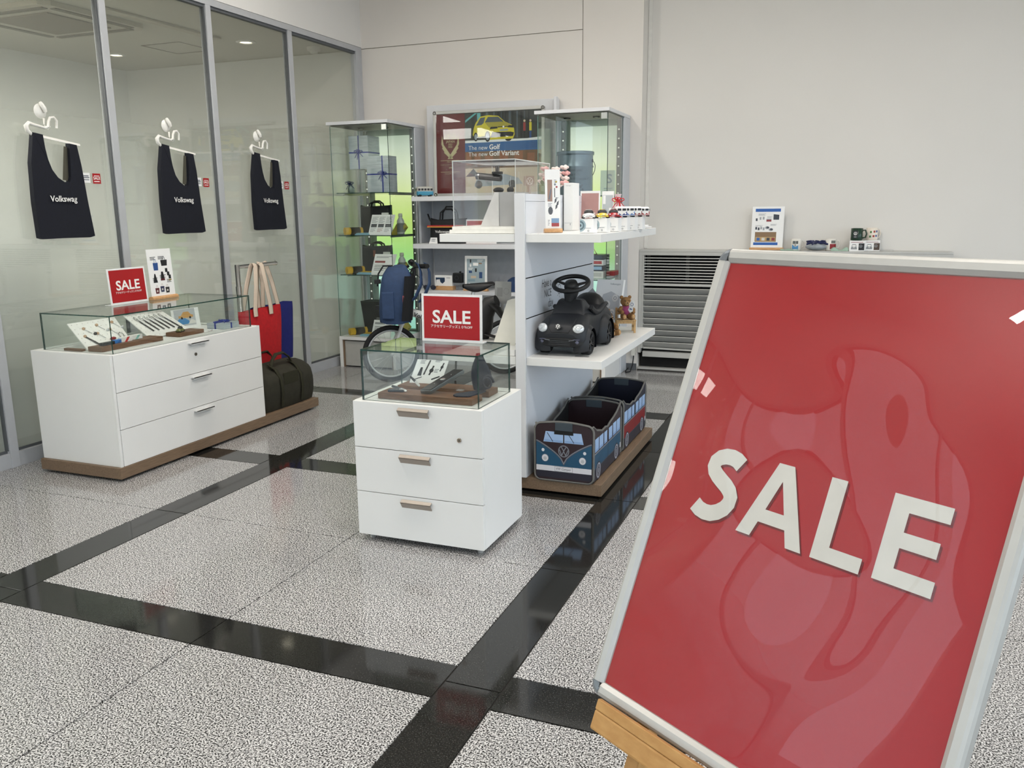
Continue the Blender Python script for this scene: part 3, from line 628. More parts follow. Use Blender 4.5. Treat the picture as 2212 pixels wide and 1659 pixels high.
# ---------------------------------------------------------------- hanging shopping bags on the glass partition
NAVY = mat('navy_cotton', '#080c1a', .9, var=.2, scale=90, bump=.2, bscale=1200)
HOOKW = mat('glossy_white_plastic', '#efede6', .3)
XF = X0+.001
def hang_set(y, which, txtsz):
    zt = 1.885
    t = thing('suction_hook', 'white suction hook holding the navy bag %s' % which, 'hook', (X0, y, 2.0), world=False, group='suction hooks on the partition')
    P('cup', MB().lathe([(.0001, .014), (.018, .013), (.034, .007), (.042, 0)], 24, T=M.Rotation(PI/2, 4, 'Y') @ M.Translation((0, 0, -.026))), HOOKW, t)
    P('lever', MB().tube([(-.012, -.004, .048), (-.004, -.002, .034), (.002, .006, .014), (.0, .014, -.004)], [.009, .012, .013, .010], 10), HOOKW, t)
    P('stem', MB().cyl((-.004, 0, -.04), (-.004, 0, -.075), .006, .004, n=10).tube([(-.004, 0, -.075), (.0, .004, -.098), (.018, .006, -.105), (.028, .012, -.085)], .0022, 6), HOOKW, t)
    t = thing('clothes_hanger', 'white bent plastic hanger with the navy bag %s' % which, 'hanger', (X0+.022, y, zt), world=False, group='white hangers on the partition')
    P('hook', MB().tube([(0, .058, -.028+.05), (0, .063, .015+.05), (0, .045, .033+.05), (0, .02, .028+.05), (0, .008, .008+.05), (0, .002, -.022+.05), (0, -.02, -.032+.05), (0, -.09, -.020+.05), (0, -.125, -.012+.05), (0, -.143, -.03+.05), (0, -.138, -.055+.05), (0, -.11, -.076+.05)],
      [.007, .007, .0075, .008, .008, .008, .008, .009, .011, .013, .012, .008], 8), HOOKW, t)
    P('bar', MB().cyl((0, -.115, -.022), (0, .205, -.062), .0072, n=12), HOOKW, t)
    # the bag: front and back cloth with two shoulder loops
    t = thing('shopping_bag', 'navy cotton shopping bag lettered in white, hung %s' % which, 'bag', (X0+.022, y, zt-.60), world=False, group='navy bags on the partition')
    H = .575; F = []
    def bx(u, v):
        # outline in (y,z) of the bag front, origin at its bottom centre
        return None
    l0, l1 = -.095, -.170; r0, r1 = .135, .215
    zc = .32
    neck = []
    for i in range(17):
        s = i/16; a = PI+PI*s*.86; neck.append((.042+.085*math.cos(a)*1.0, zc+.205+.215*math.sin(a)*1.0 if i < 16 else zc+.02))
    left = [(l1+.015, 0), (l1+.008, .2), (l1+.018, .42), (-.115, H+.012), (-.052, H+.004)]
    inner = [(-.050, .50), (-.040, .44), (-.018, .385), (.015, .342), (.055, .318), (.094, .318), (.106, .35), (.112, .42), (.118, .50), (.122, H-.034)]
    right = [(.172, H-.04), (.19, .42), (.212, .2), (.238, .0), (.20, -.008), (0, -.006), (-.13, -.008)]
    poly = left+inner+right
    rng = random.Random(which)
    def dep(yy, zz): return .012*math.sin(8*yy+2)*(1-zz/H)+.004*math.sin(30*zz)
    m = MB(); n = len(poly)
    fr = [(.016+dep(a, b)*.6, a, b) for a, b in poly]; bk = [(-.016, a*.985, b) for a, b in poly]
    m.add(fr+bk, [list(range(n)), [n+i for i in range(n)][::-1]]+[(i, n+i, n+(i+1) % n, (i+1) % n) for i in range(n)])
    P('cloth', m, NAVY, t)
    P('lining', MB().add([(-.004, .062, .33), (-.004, .108, .325), (-.004, .118, .52), (-.004, .095, H-.05)], [(0, 1, 2, 3)]), mat('grey_brown_lining', '#4a483c', .9), t)
    TT = frame((.031, -.005, .205), (0, 1, 0), (0, 0, 1))
    m = MB().text('Volkswag', txtsz, TT, 0, -.062, 0, .0, off=.015, al='L').text('en', txtsz, TT, 0, .103, 0, 0, off=.012, al='L', sx=.3)
    P('lettering', m, W_INK, t)
    if True:
        t = single('price_card', MB().box(-.001, .0, -.028, .028, -.03, .03).rect(-.020, .008, .018, .014, 1, frame((.0004, 0, 0), (0, 1, 0), (0, 0, 1))).rect(-.022, -.002, .022, .004, 1, frame((.0004, 0, 0), (0, 1, 0), (0, 0, 1))).rect(-.02, -.014, .02, -.009, 1, frame((.0004, 0, 0), (0, 1, 0), (0, 0, 1))), [PAPER, ink('#6a6d78')],
                   'white price card beside the navy bag %s' % which, 'price card', 'white price cards')
        t.location = (X0-.0245, y+.272, 1.635)
        TS = frame((.0004, 0, 0), (0, 1, 0), (0, 0, 1))
        t = single('sale_card', MB().box(-.001, .0, -.03, .03, -.031, .031).text('SALE', .024, TS, 1, 0, -.006, 0, off=.02).rect(-.02, .014, .02, .018, 1, TS).rect(-.022, -.020, .02, -.015, 1, TS), [REDP, W_INK],
                   'red SALE card beside the navy bag %s' % which, 'sale card', 'red sale cards')
        t.location = (X0-.0245, y+.350, 1.632)
for y, w_, s_ in ((3.72, 'over the near end of the chest', .048), (4.70, 'over the bag leaflet', .048), (5.665, 'over the chrome rail', .048)): hang_set(y, w_, s_)

# ---------------------------------------------------------------- on and in the long glass case
sale_sign('red SALE sign standing on the long glass box', frame((-3.948, 3.690, .8935), (0, 1, 0), (-.06, 0, 1)), .285, .21)
def d_bags(m, T):
    for x, y, w in ((.022, .248, .045), (.088, .250, .05), (.025, .12, .04), (.085, .135, .05), (.14, .105, .04)): lines(m, T, x, y, w, .022, 0, 3)
    mini_bag(m, T, .04, .165, .042, .066, 1, 1); mini_bag(m, T, .105, .19, .055, .052, 0, 0)
    m.flat([(.028, .09), (.064, .09), (.050, .145), (.042, .145)], 0, T, .0005)
    m.flat([(.09, .10), (.125, .10), (.115, .155), (.100, .155)], 0, T, .0005); m.rect(.09, .10, .125, .112, 2, T, .0007)
    for x, y in ((.135, .15), (.148, .128), (.158, .108)): m.rect(x, y, x+.02, y+.024, 0, T, .0005)
    m.rect(.156, .098, .18, .104, 3, T, .0005)
    for x, y, k in ((.035, .022, 2), (.078, .03, 4), (.12, .022, 0)): mini_bag(m, T, x, y, .033, .05, k, 5); m.disc(x+.016, y+.016, .007, 6, T, .0008, 10)
leaflet_stand('leaflet_stand', 'white leaflet of bags in a wooden foot on the long glass box', frame((-3.955, 4.012, .9055), (0, 1, 0), (-.05, 0, 1)), .198, .295, d_bags,
              [K_INK, ink('#2b4f8c'), ink('#5a2026'), ink('#b59a3a'), ink('#2a2f4e'), ink('#b9a898'), ink('#cfcac2')])
PEG = mat('white_pegboard', '#eceae5', .5); HOLE = ink('#8c867c')
def pegboard(label, ya, yb, yta, ytb):
    bl, br = V((-3.785, ya, .696)), V((-3.785, yb, .696)); tl, tr = V((-3.985, yta, .822)), V((-3.985, ytb, .822))
    t = thing('pegboard', label, 'pegboard', (bl+br)/2, group='pegboards in the glass box')
    n = (br-bl).cross(tl-bl).normalized()
    vs = [bl, br, tr, tl]; m = MB().add(vs+[v-n*.005 for v in vs], [(0, 1, 2, 3), (7, 6, 5, 4)]+[(i, i+4, (i+1) % 4+4, (i+1) % 4) for i in range(4)])
    P('board', m, PEG, t)
    def at(u, v, h=0.): return (bl.lerp(br, u)).lerp(tl.lerp(tr, u), v)+n*h
    xd = (br-bl).normalized(); h = MB()
    for i in range(9):
        for j in range(6):
            o = at(.06+i*.11, .08+j*.168, .0006); h.disc(0, 0, .0028, 0, frame(o, xd, n.cross(xd)), 0, 6)
    q = P('peg_hole', h, HOLE, t); tag(q, kind='stuff')
    return t, at, n, xd
KR = mat('tan_leather', '#b99878', .6); STR = mat('dark_strap', '#2e2a27', .5)
t, at, n, xd = pegboard('white pegboard of mixed keyrings at the near end of the long glass box', 3.345, 3.655, 3.405, 3.735)
kinds = [('keyring with a dark leather strap', .14, .45, 's'), ('keyring with a dark round badge', .22, .72, 'd'), ('keyring with a small red toy car', .42, .48, 'c'), ('keyring with an amber bead drop', .52, .78, 'b'), ('keyring with a silver ring', .72, .55, 'r'), ('keyring with a silver medal', .86, .80, 'b')]
for lb, u, v, k in kinds:
    o = at(u, v, .004); t = thing('keyring', 'small %s on the mixed pegboard' % lb, 'keyring', o, group='keyrings on the mixed pegboard')
    P('pad', MB().ball(o, (.009, .009, .009)), KR, t)
    e = at(u+.10, v-.20, .004); P('chain', MB().tube([o, e], .0018, 5), ALU, t)
    if k == 's': P('strap', MB().tube([o, at(u+.16, v-.36, .005)], [.006, .008], 6, flat=.4), STR, t)
    elif k == 'c': P('toy_car', MB().ball(at(u+.22, v-.28, .007), (.008, .022, .009)).ball(at(u+.22, v-.24, .009), (.006, .013, .01), mi=1), [ink('#8f2a2c'), W_INK], t)
    elif k == 'r': P('ring', MB().tube([at(u+.15+.05*math.cos(a*PI/5), v-.26+.10*math.sin(a*PI/5), .004) for a in range(10)], .0022, 5, closed=True), CHROME, t)
    else: P('charm', MB().ball(at(u+.15, v-.24, .005), (.006, .012, .010)), ALU if k == 'b' else STR, t)
t, at, n, xd = pegboard('white pegboard with a row of six strap keyrings in the long glass box', 3.792, 4.135, 3.80, 4.10)
for i in range(6):
    u = .18+i*.128; o = at(u-.02, .74-.02*i*0, .005)
    t = thing('keyring', 'black strap keyring, number %s in the row of six from the near end' % ('one', 'two', 'three', 'four', 'five', 'six')[i], 'keyring', o, group='strap keyrings in a row')
    P('hook', MB().tube([at(u-.04, .98, .0), at(u-.035, .98, .012), at(u-.03, .93, .016)], .0016, 5), HOOKW, t)
    P('ring', MB().tube([at(u-.02+.03*math.cos(a*PI/4), .76+.09*math.sin(a*PI/4), .004) for a in range(8)], .0018, 5, closed=True), CHROME, t)
    P('strap', MB().tube([at(u, .66, .005), at(u+.05, .22, .005)], .0062, 6, flat=.35), STR, t)
    P('clip', MB().tube([at(u, .68, .007), at(u+.02, .5, .007)], .003, 5), ALU, t)
single('wood_plank', B(-3.772, -3.672, 3.337, 3.778, .690, .716, b=.0015), WOODBY, 'walnut plank in front of the mixed pegboard', 'plank', 'walnut planks')
single('wood_plank', B(-3.776, -3.668, 3.909, 4.115, .690, .713, b=.0015), WOODBY, 'short walnut plank under the green toy car', 'plank', 'walnut planks')
single('wood_block', B(-3.93, -3.80, 3.32, 3.345, .690, .702), WOODBY, 'thin walnut block propping the near pegboard', 'wood block')
def tinybox(label, x, y, z, sx, sy, sz, c0, c1, rz=0, name='small_box'):
    m = MB().box(-sx/2, sx/2, -sy/2, sy/2, 0, sz, b=.001).flat([(-sy*.25, 0), (0, 0), (sy*.3, sz), (sy*.05, sz)], 1, frame((sx/2+.0004, 0, 0), (0, 1, 0), (0, 0, 1)))
    o = single(name, m, [ink(c0), ink(c1)], label, 'box'); o.location = (x, y, z); o.rotation_euler.z = rz
tinybox('small white and red striped box on the near walnut plank', -3.72, 3.545, .7165, .03, .075, .026, '#ece9e4', '#c5312f', name='striped_box')
tinybox('small white and mint box on the near walnut plank', -3.735, 3.635, .7165, .03, .075, .024, '#ece9e4', '#8fc4b8', name='mint_box')
tinybox('black pen case on the near walnut plank', -3.715, 3.415, .7165, .025, .085, .016, '#17191d', '#23262b', name='pen_case')
tinybox('bright blue pen case on the near walnut plank', -3.72, 3.495, .7165, .022, .07, .018, '#2d78c4', '#1d5a9c', name='pen_case')
def mini_car(name, label, T, L, W, H, body, glass=K_INK, group=None, beetle=True, cat='toy car'):
    t = thing(name, label, cat, T.translation, group=group)
    def sec(u, v):
        y = (u-.5)*L; e = max(0., 1-(2*abs(u-.5))**3.2)**.5; a = PI*v
        return (W/2*math.cos(a)*(.55+.45*e), y, H*.18+H*.46*max(0, math.sin(a))**.7*(.35+.65*e))
    P('body', MB().grid(sec, 12, 10, 0, T).box(-W*.46, W*.46, -L*.47, L*.47, H*.14, H*.24, T=T), body, t)
    def cab(u, v):
        y = (u-.5)*L*.56+L*.04; e = max(0., 1-(2*abs(u-.5))**2.5)**.5; a = PI*v
        return (W*.38*math.cos(a)*(.4+.6*e), y, H*.55+H*.45*max(0, math.sin(a))**.6*e)
    P('cabin', MB().grid(cab, 10, 8, 0, T), glass, t)
    P('roof', MB().ball((0, L*.05, H*.98), (W*.27, L*.15, H*.035), 10, T=T), body, t)
    for sx in (-1, 1):
        for sy in (-.3, .3): P('wheel', MB().cyl((sx*W*.34, sy*L, H*.17), (sx*W*.5, sy*L, H*.17), H*.17, n=12, T=T), RUBBER, t)
        P('headlight', MB().ball((sx*W*.33, -L*.44, H*.42), (W*.07, L*.03, H*.07), 8, T=T), W_INK, t)
    return t
mini_car('toy_car', 'olive green toy car on the short walnut plank', TR(-3.715, 3.965, .7133, .35), .072, .034, .034, ink('#6d7030', .3))
def d_cars(m, T):
    m.rect(.018, .02, .182, .125, 0, T, .0005)
    m.flat([(.05, .085), (.07, .085), (.09, .108), (.13, .108), (.15, .088), (.165, .085), (.165, .07), (.05, .07)], 1, T, .0008); m.disc(.075, .07, .008, 3, T, .001, 10); m.disc(.14, .07, .008, 3, T, .001, 10)
    m.flat([(.03, .05), (.055, .068), (.1, .068), (.13, .05), (.13, .03), (.03, .03)], 2, T, .0008); m.flat([(.12, .03), (.18, .03), (.18, .045), (.15, .06)], 4, T, .0009)
leaflet_stand('picture_stand', 'white picture frame with two old cars in the long glass box', frame((-3.905, 4.115, .6905), (.12, 1, 0), (-.10, 0, 1)), .215, .128, d_cars, [ink('#b9bcbd'), ink('#c99a5c'), ink('#4a86b8'), K_INK, ink('#dcdad4')], 'picture frame', None, .012)
GIFT = mat('striped_silver_paper', '#a9b2b8', .35, .2, scale=9, stretch=(1, 1, 14), col2='#c4ccd0'); RIB = mat('blue_ribbon', '#24358a', .4, var=.1); WHITESTR = ink('#dfe6ea')
def bow(m, T, s):
    for a, l in ((.3, 1), (2.8, 1), (1.2, .6), (2.1, .7)):
        d = V((math.cos(a), math.sin(a), 0)); q = V((-d.y, d.x, 0))
        m.tube([V((0, 0, .002)), d*s*.5*l+q*s*.26+V((0, 0, s*.25)), d*s*.95*l+q*s*.1+V((0, 0, s*.2)), d*s*.95*l-q*s*.1+V((0, 0, s*.12)), d*s*.5*l-q*s*.2+V((0, 0, s*.08)), V((0, 0, .002))], s*.075, 5, 0, T, flat=1.4)
    for a in (-.6, -2.4, 4.4): m.tube([V((0, 0, .002)), V((math.cos(a), math.sin(a), .15))*s*.7, V((math.cos(a)*1.2, math.sin(a)*1.5, 0))*s], s*.05, 5, 0, T, flat=2)
    m.ball((0, 0, s*.1), s*.12, 8, 0, T); return m
def gift(name, label, T, sx, sy, sz, face='z', u=0., cross=(1, 1)):
    t = thing(name, label, 'gift box', T.translation, group='silver gift boxes')
    P('box', MB().box(-sx/2, sx/2, -sy/2, sy/2, 0, sz, b=.0015, T=T), GIFT, t)
    e = .0012; r = .006; m = MB()
    if face == 'z':
        m.box(u-r, u+r, -sy/2-e, sy/2+e, -.0, sz+e, T=T).box(-sx/2-e, sx/2+e, -r, r, 0, sz+e*.8, T=T); bt = T @ M.Translation((u, 0, sz+e))
    else:
        m.box(u-r, u+r, -sy/2-e, sy/2+e, -.0, sz+e, T=T).box(-sx/2-e, sx/2+e, -sy/2-e*.8, sy/2+e*.8, sz*.50-r, sz*.50+r, T=T); bt = T @ frame((u, -sy/2-e, sz*.5), (1, 0, 0), (0, 0, 1))
    P('ribbon', m, RIB, t); P('bow', bow(MB(), bt, .045), RIB, t); return t
gift('gift_box', 'flat silver gift box with blue bow in the long glass box', TR(-3.70, 4.33, .6905, .0), .13, .15, .036, u=.0)
for y0, lb in ((3.50, 'near'), (4.10, 'far')):
    T = frame((-3.655, y0, .6908), (0, 1, 0), (-1, 0, 0)); m = MB().rect(0, 0, .19, .06, 0, T)
    rr = random.Random(y0)
    for i in range(11): x, y = rr.uniform(.01, .16), rr.uniform(.006, .045); m.rect(x, y, x+rr.uniform(.01, .02), y+rr.uniform(.004, .01), 1+i % 3, T, .0003)
    single('flyer', m, [PAPER, ink('#3a3f5a'), ink('#8a8f96'), ink('#9a7a72')], 'printed white flyer lying at the %s front edge of the long glass box' % lb, 'flyer', 'flyers in the long glass box')

# ---------------------------------------------------------------- red and blue tote bags, olive duffel
def cloth_box(m, prof, mi=0):
    # prof: list of rings (each a list of points); skin between rings
    n = len(prof[0])
    for r in prof: pass
    vs = [p for r in prof for p in r]
    m.add(vs, [(j*n+i, j*n+(i+1) % n, (j+1)*n+(i+1) % n, (j+1)*n+i) for j in range(len(prof)-1) for i in range(n)], mi, True)
    return m
CREAM = mat('cream_cotton_webbing', '#d9c6b2', .9, var=.06, scale=300, bump=.2, bscale=900)
def tote(label, x, y0, y1, z0, z1, th, colm, seed, straps):
    t = thing('tote_bag', label, 'tote bag', (x, (y0+y1)/2, z0), group='tote bags on the chrome rail')
    rings = []; yc = (y0+y1)/2; hw = (y1-y0)/2
    for k in range(9):
        v = k/8; z = z0+(z1-z0)*v; ring = []; w = hw*(.84+.16*v); d = th*(.35+.65*math.sin(PI*min(1, .12+v*.75)))*(1 if v < .95 else .6)
        for i in range(20):
            a = 2*PI*i/20; c, s = math.cos(a), math.sin(a)
            yy = yc+w*math.copysign(abs(c)**.45, c); xx = x+d/2*math.copysign(abs(s)**.8, s)*(1+.10*math.sin(3*yy*20+seed+v*5))
            ring.append((xx, yy, z+.006*math.sin(yy*25+seed)*(v > .9)))
        rings.append(ring)
    m = cloth_box(MB(), rings); m.add(rings[0], [list(range(20))[::-1]]); P('cloth', m, colm, t)
    for s, (ya, ztop, yt) in straps:
        for q in (-1, 1):
            yb = ya+q*.085*1.0; xo = x+s*(th*.32)
            P('handle', MB().tube([(xo+s*.012, yb, z1-.05), (xo+s*.01, yb, z1), (xo+s*.006, yb+(yt-yb)*.35, z1+(ztop-z1)*.5), (x+s*.012, yt+q*.035, ztop-.02), (x, yt+q*.03, ztop)], [.024]*5, 6, flat=.09), CREAM, t)
    return t
RTX = mat('red_canvas', '#b5121a', .9, var=.12, scale=40, bump=.25, bscale=700); BTX = mat('royal_blue_canvas', '#121a66', .9, var=.12, scale=40, bump=.25, bscale=700)
tote('red canvas tote bag with cream handles on the chrome rail', -3.815, 4.62, 5.09, .335, .755, .06, RTX, 1., ((1, (4.855, 1.068, 4.86)), (-1, (4.80, 1.068, 4.84))))
tote('royal blue canvas tote bag behind the red one on the chrome rail', -3.905, 4.86, 5.36, .325, .755, .05, BTX, 2.4, ((1, (5.06, 1.068, 5.02)),))
OLV = mat('olive_canvas', '#2b291d', .85, var=.18, scale=30, bump=.3, bscale=500); OLVD = mat('olive_webbing', '#24230f', .85, var=.15, scale=90)
t = thing('duffel_bag', 'dark olive canvas duffel bag standing on the oak platform', 'duffel bag', (-3.72, 4.80, .077))
rings = []
for k in range(11):
    v = k/10; z = .0785+.30*v; w = .308*(1+.02*math.sin(6*v))*(1 if v < .8 else 1-.30*(v-.8)*5*.35); d = .155*(.93+.14*math.sin(PI*v))*(1 if v < .72 else 1-((v-.72)/.28)**1.6*.78)
    ring = []
    for i in range(32):
        a = 2*PI*i/32; c, s = math.cos(a), math.sin(a)
        ring.append((-3.72+d*math.copysign(abs(s)**.5, s)*(1+.03*math.sin(9*a+4*v)), 4.818+w*math.copysign(abs(c)**.24, c), z-.02*(v > .9)*(abs(c))**2+.012*math.sin(5*a+8*v)*math.sin(PI*v)))
    rings.append(ring)
m = cloth_box(MB(), rings); m.add(rings[-1], [list(range(32))]); P('body', m, OLV, t)
for y in (4.70, 4.93): P('strap', MB().tube([(-3.555, y, .10), (-3.545, y, .2), (-3.555, y, .29), (-3.60, y, .355), (-3.66, y, .385)], .017, 6, flat=.18), OLVD, t)
for s, xx in ((1, -3.64), (-1, -3.80)): P('handle', MB().tube([(xx+s*.01, 4.69, .35), (xx, 4.72, .41), (xx-s*.01, 4.78, .445), (xx-s*.01, 4.86, .445), (xx, 4.91, .41), (xx+s*.01, 4.94, .35)], [.012, .013, .016, .016, .013, .012], 8, flat=.5), OLVD, t)
P('pocket', MB().box(-3.565, -3.556, 4.735, 4.90, .24, .325, b=.003), OLVD, t)
P('side_strap', MB().tube([(-3.62, 4.515, .33), (-3.60, 4.55, .38), (-3.66, 4.60, .44), (-3.74, 4.64, .40)], .012, 6, flat=.3), OLVD, t)

# ---------------------------------------------------------------- on and in the middle glass case
sale_sign('red SALE sign standing on the small glass box in the middle', frame((-1.733, 3.315, .8485), (1, 0, 0), (0, .03, 1)), .292, .21)
single('wood_plank', B(-1.825, -1.382, 3.066, 3.172, .630, .656, b=.0015), WOODB, 'walnut plank at the front of the small glass box', 'plank', 'walnut planks')
single('wood_plank', B(-1.82, -1.378, 3.232, 3.335, .630, .656, b=.0015), WOODB, 'walnut plank at the back of the small glass box', 'plank', 'walnut planks')
def d_watch(m, T):
    m.flat([(.025, .035), (.045, .035), (.04, .075), (.03, .075)], 0, T, .0005)
    m.line([(.055, .04), (.065, .11)], .008, 0, T); m.line([(.082, .04), (.09, .085)], .008, 0, T, .0005); m.disc(.086, .062, .010, 0, T, .0006, 14)
    m.line([(.128, .06), (.134, .10)], .006, 0, T, .0005); m.disc(.131, .08, .007, 0, T, .0006, 14); m.line([(.01, .012), (.05, .03)], .004, 0, T, .0005); m.line([(.1, .02), (.135, .036)], .007, 0, T, .0005)
    lines(m, T, .02, .108, .025, .018, 1, 3); lines(m, T, .1, .07, .02, .02, 1, 3); lines(m, T, .09, .112, .03, .012, 1, 2)
leaflet_stand('price_leaflet', 'white leaflet picturing watches and pens in the small glass box', frame((-1.795, 3.296, .6562), (1, .06, 0), (.25, .30, .92)), .152, .112, d_watch, [K_INK, ink('#8a8d92')], 'leaflet', None)
def pen(label, p0, p1, c):
    t = thing('pen', label, 'pen', p0, group='pens in the small glass box'); p0 = V(p0); p1 = V(p1)
    P('barrel', MB().cyl(p0, p0.lerp(p1, .55), .0055, n=10), c, t); P('silver_end', MB().cyl(p0.lerp(p1, .55), p0.lerp(p1, .92), .0058, .005, n=10).cyl(p0.lerp(p1, .92), p1, .005, .001, n=10), ALU, t)
    P('clip', MB().tube([p0.lerp(p1, .02)+V((0, 0, .006)), p0.lerp(p1, .3)+V((0, 0, .0075))], .0012, 5), ALU, t)
pen('black and silver pen leaning on the back walnut plank', (-1.775, 3.275, .688), (-1.70, 3.215, .662), BLACKP)
pen('dark silver pen on the left end of the front walnut plank', (-1.80, 3.15, .668), (-1.705, 3.105, .6625), mat('gunmetal', '#4a4d50', .3, .7))
single('folding_tool', MB().box(-.035, .035, -.007, .007, 0, .010, b=.003).cyl((-.03, 0, .010), (.025, .02, .014), .002, n=6), mat('gunmetal', '#4a4d50', .3, .7), 'small grey folding tool beside the dark pen on the walnut plank', 'tool').matrix_basis = TR(-1.755, 3.10, .6565, .25)
t = thing('pointer_box', 'silver and black slim device in its open case tilted on the walnut planks', 'device case', (-1.56, 3.18, .657))
T = frame((-1.612, 3.10, .6575), (1, .02, 0), (.42, 1, .34))
P('case', MB().box(-.024, .024, 0, .205, 0, .019, b=.003, T=T), mat('grey_silver_case', '#7b7f80', .35, .6), t)
P('tray', MB().box(-.022, .022, .003, .202, .0192, .0215, b=.001, T=T), BLACKP, t)
P('button', MB().ball((0, .105, .0215), (.011, .011, .003), 14, T=T).ball((-.004, .06, .0215), (.003, .003, .002), 8, T=T).ball((.006, .15, .0215), (.003, .003, .002), 8, T=T), CHROME, t)
single('acrylic_prop', MB().box(-1.52, -1.49, 3.225, 3.229, .656, .695).box(-1.52, -1.49, 3.20, 3.229, .656, .659), ACRYL, 'clear acrylic prop under the slim device case', 'acrylic prop')
NAVL = mat('dark_navy_leather', '#1b2231', .55, var=.15, scale=60, bump=.1)
t = thing('tie_stand', 'dark navy folded leather tie standing on the walnut planks', 'tie', (-1.43, 3.2, .657))
P('tongue', MB().prism([(-.033, -.005), (-.045, .02), (-.012, .14), (.02, .14), (.035, .02), (-.01, -.012)], 0, .005, 0, TR(-1.452, 3.095, .6572, -.35)), NAVL, t)
rg = []
for k in range(12):
    v = k/11; z = .660+.155*v; w = .016+.032*math.sin(PI*min(1, .15+v*.9))**1.2; yb = 3.236+.02*v; ring = []
    for i in range(12):
        a = 2*PI*i/12; ring.append((-1.422+w*math.cos(a)+.006*math.sin(5*v), yb+.010*math.sin(a)*(1+.5*v), z))
    rg.append(ring)
m = cloth_box(MB(), rg); m.add(rg[-1], [list(range(12))]); P('upright', m, NAVL, t)
P('coil', MB().tube([(-1.375+.024*math.cos(a*PI/6)*(1-.02*a), 3.222-.001*a, .700+.03*math.sin(a*PI/6)*(1-.02*a)) for a in range(18)], .005, 6), NAVL, t)
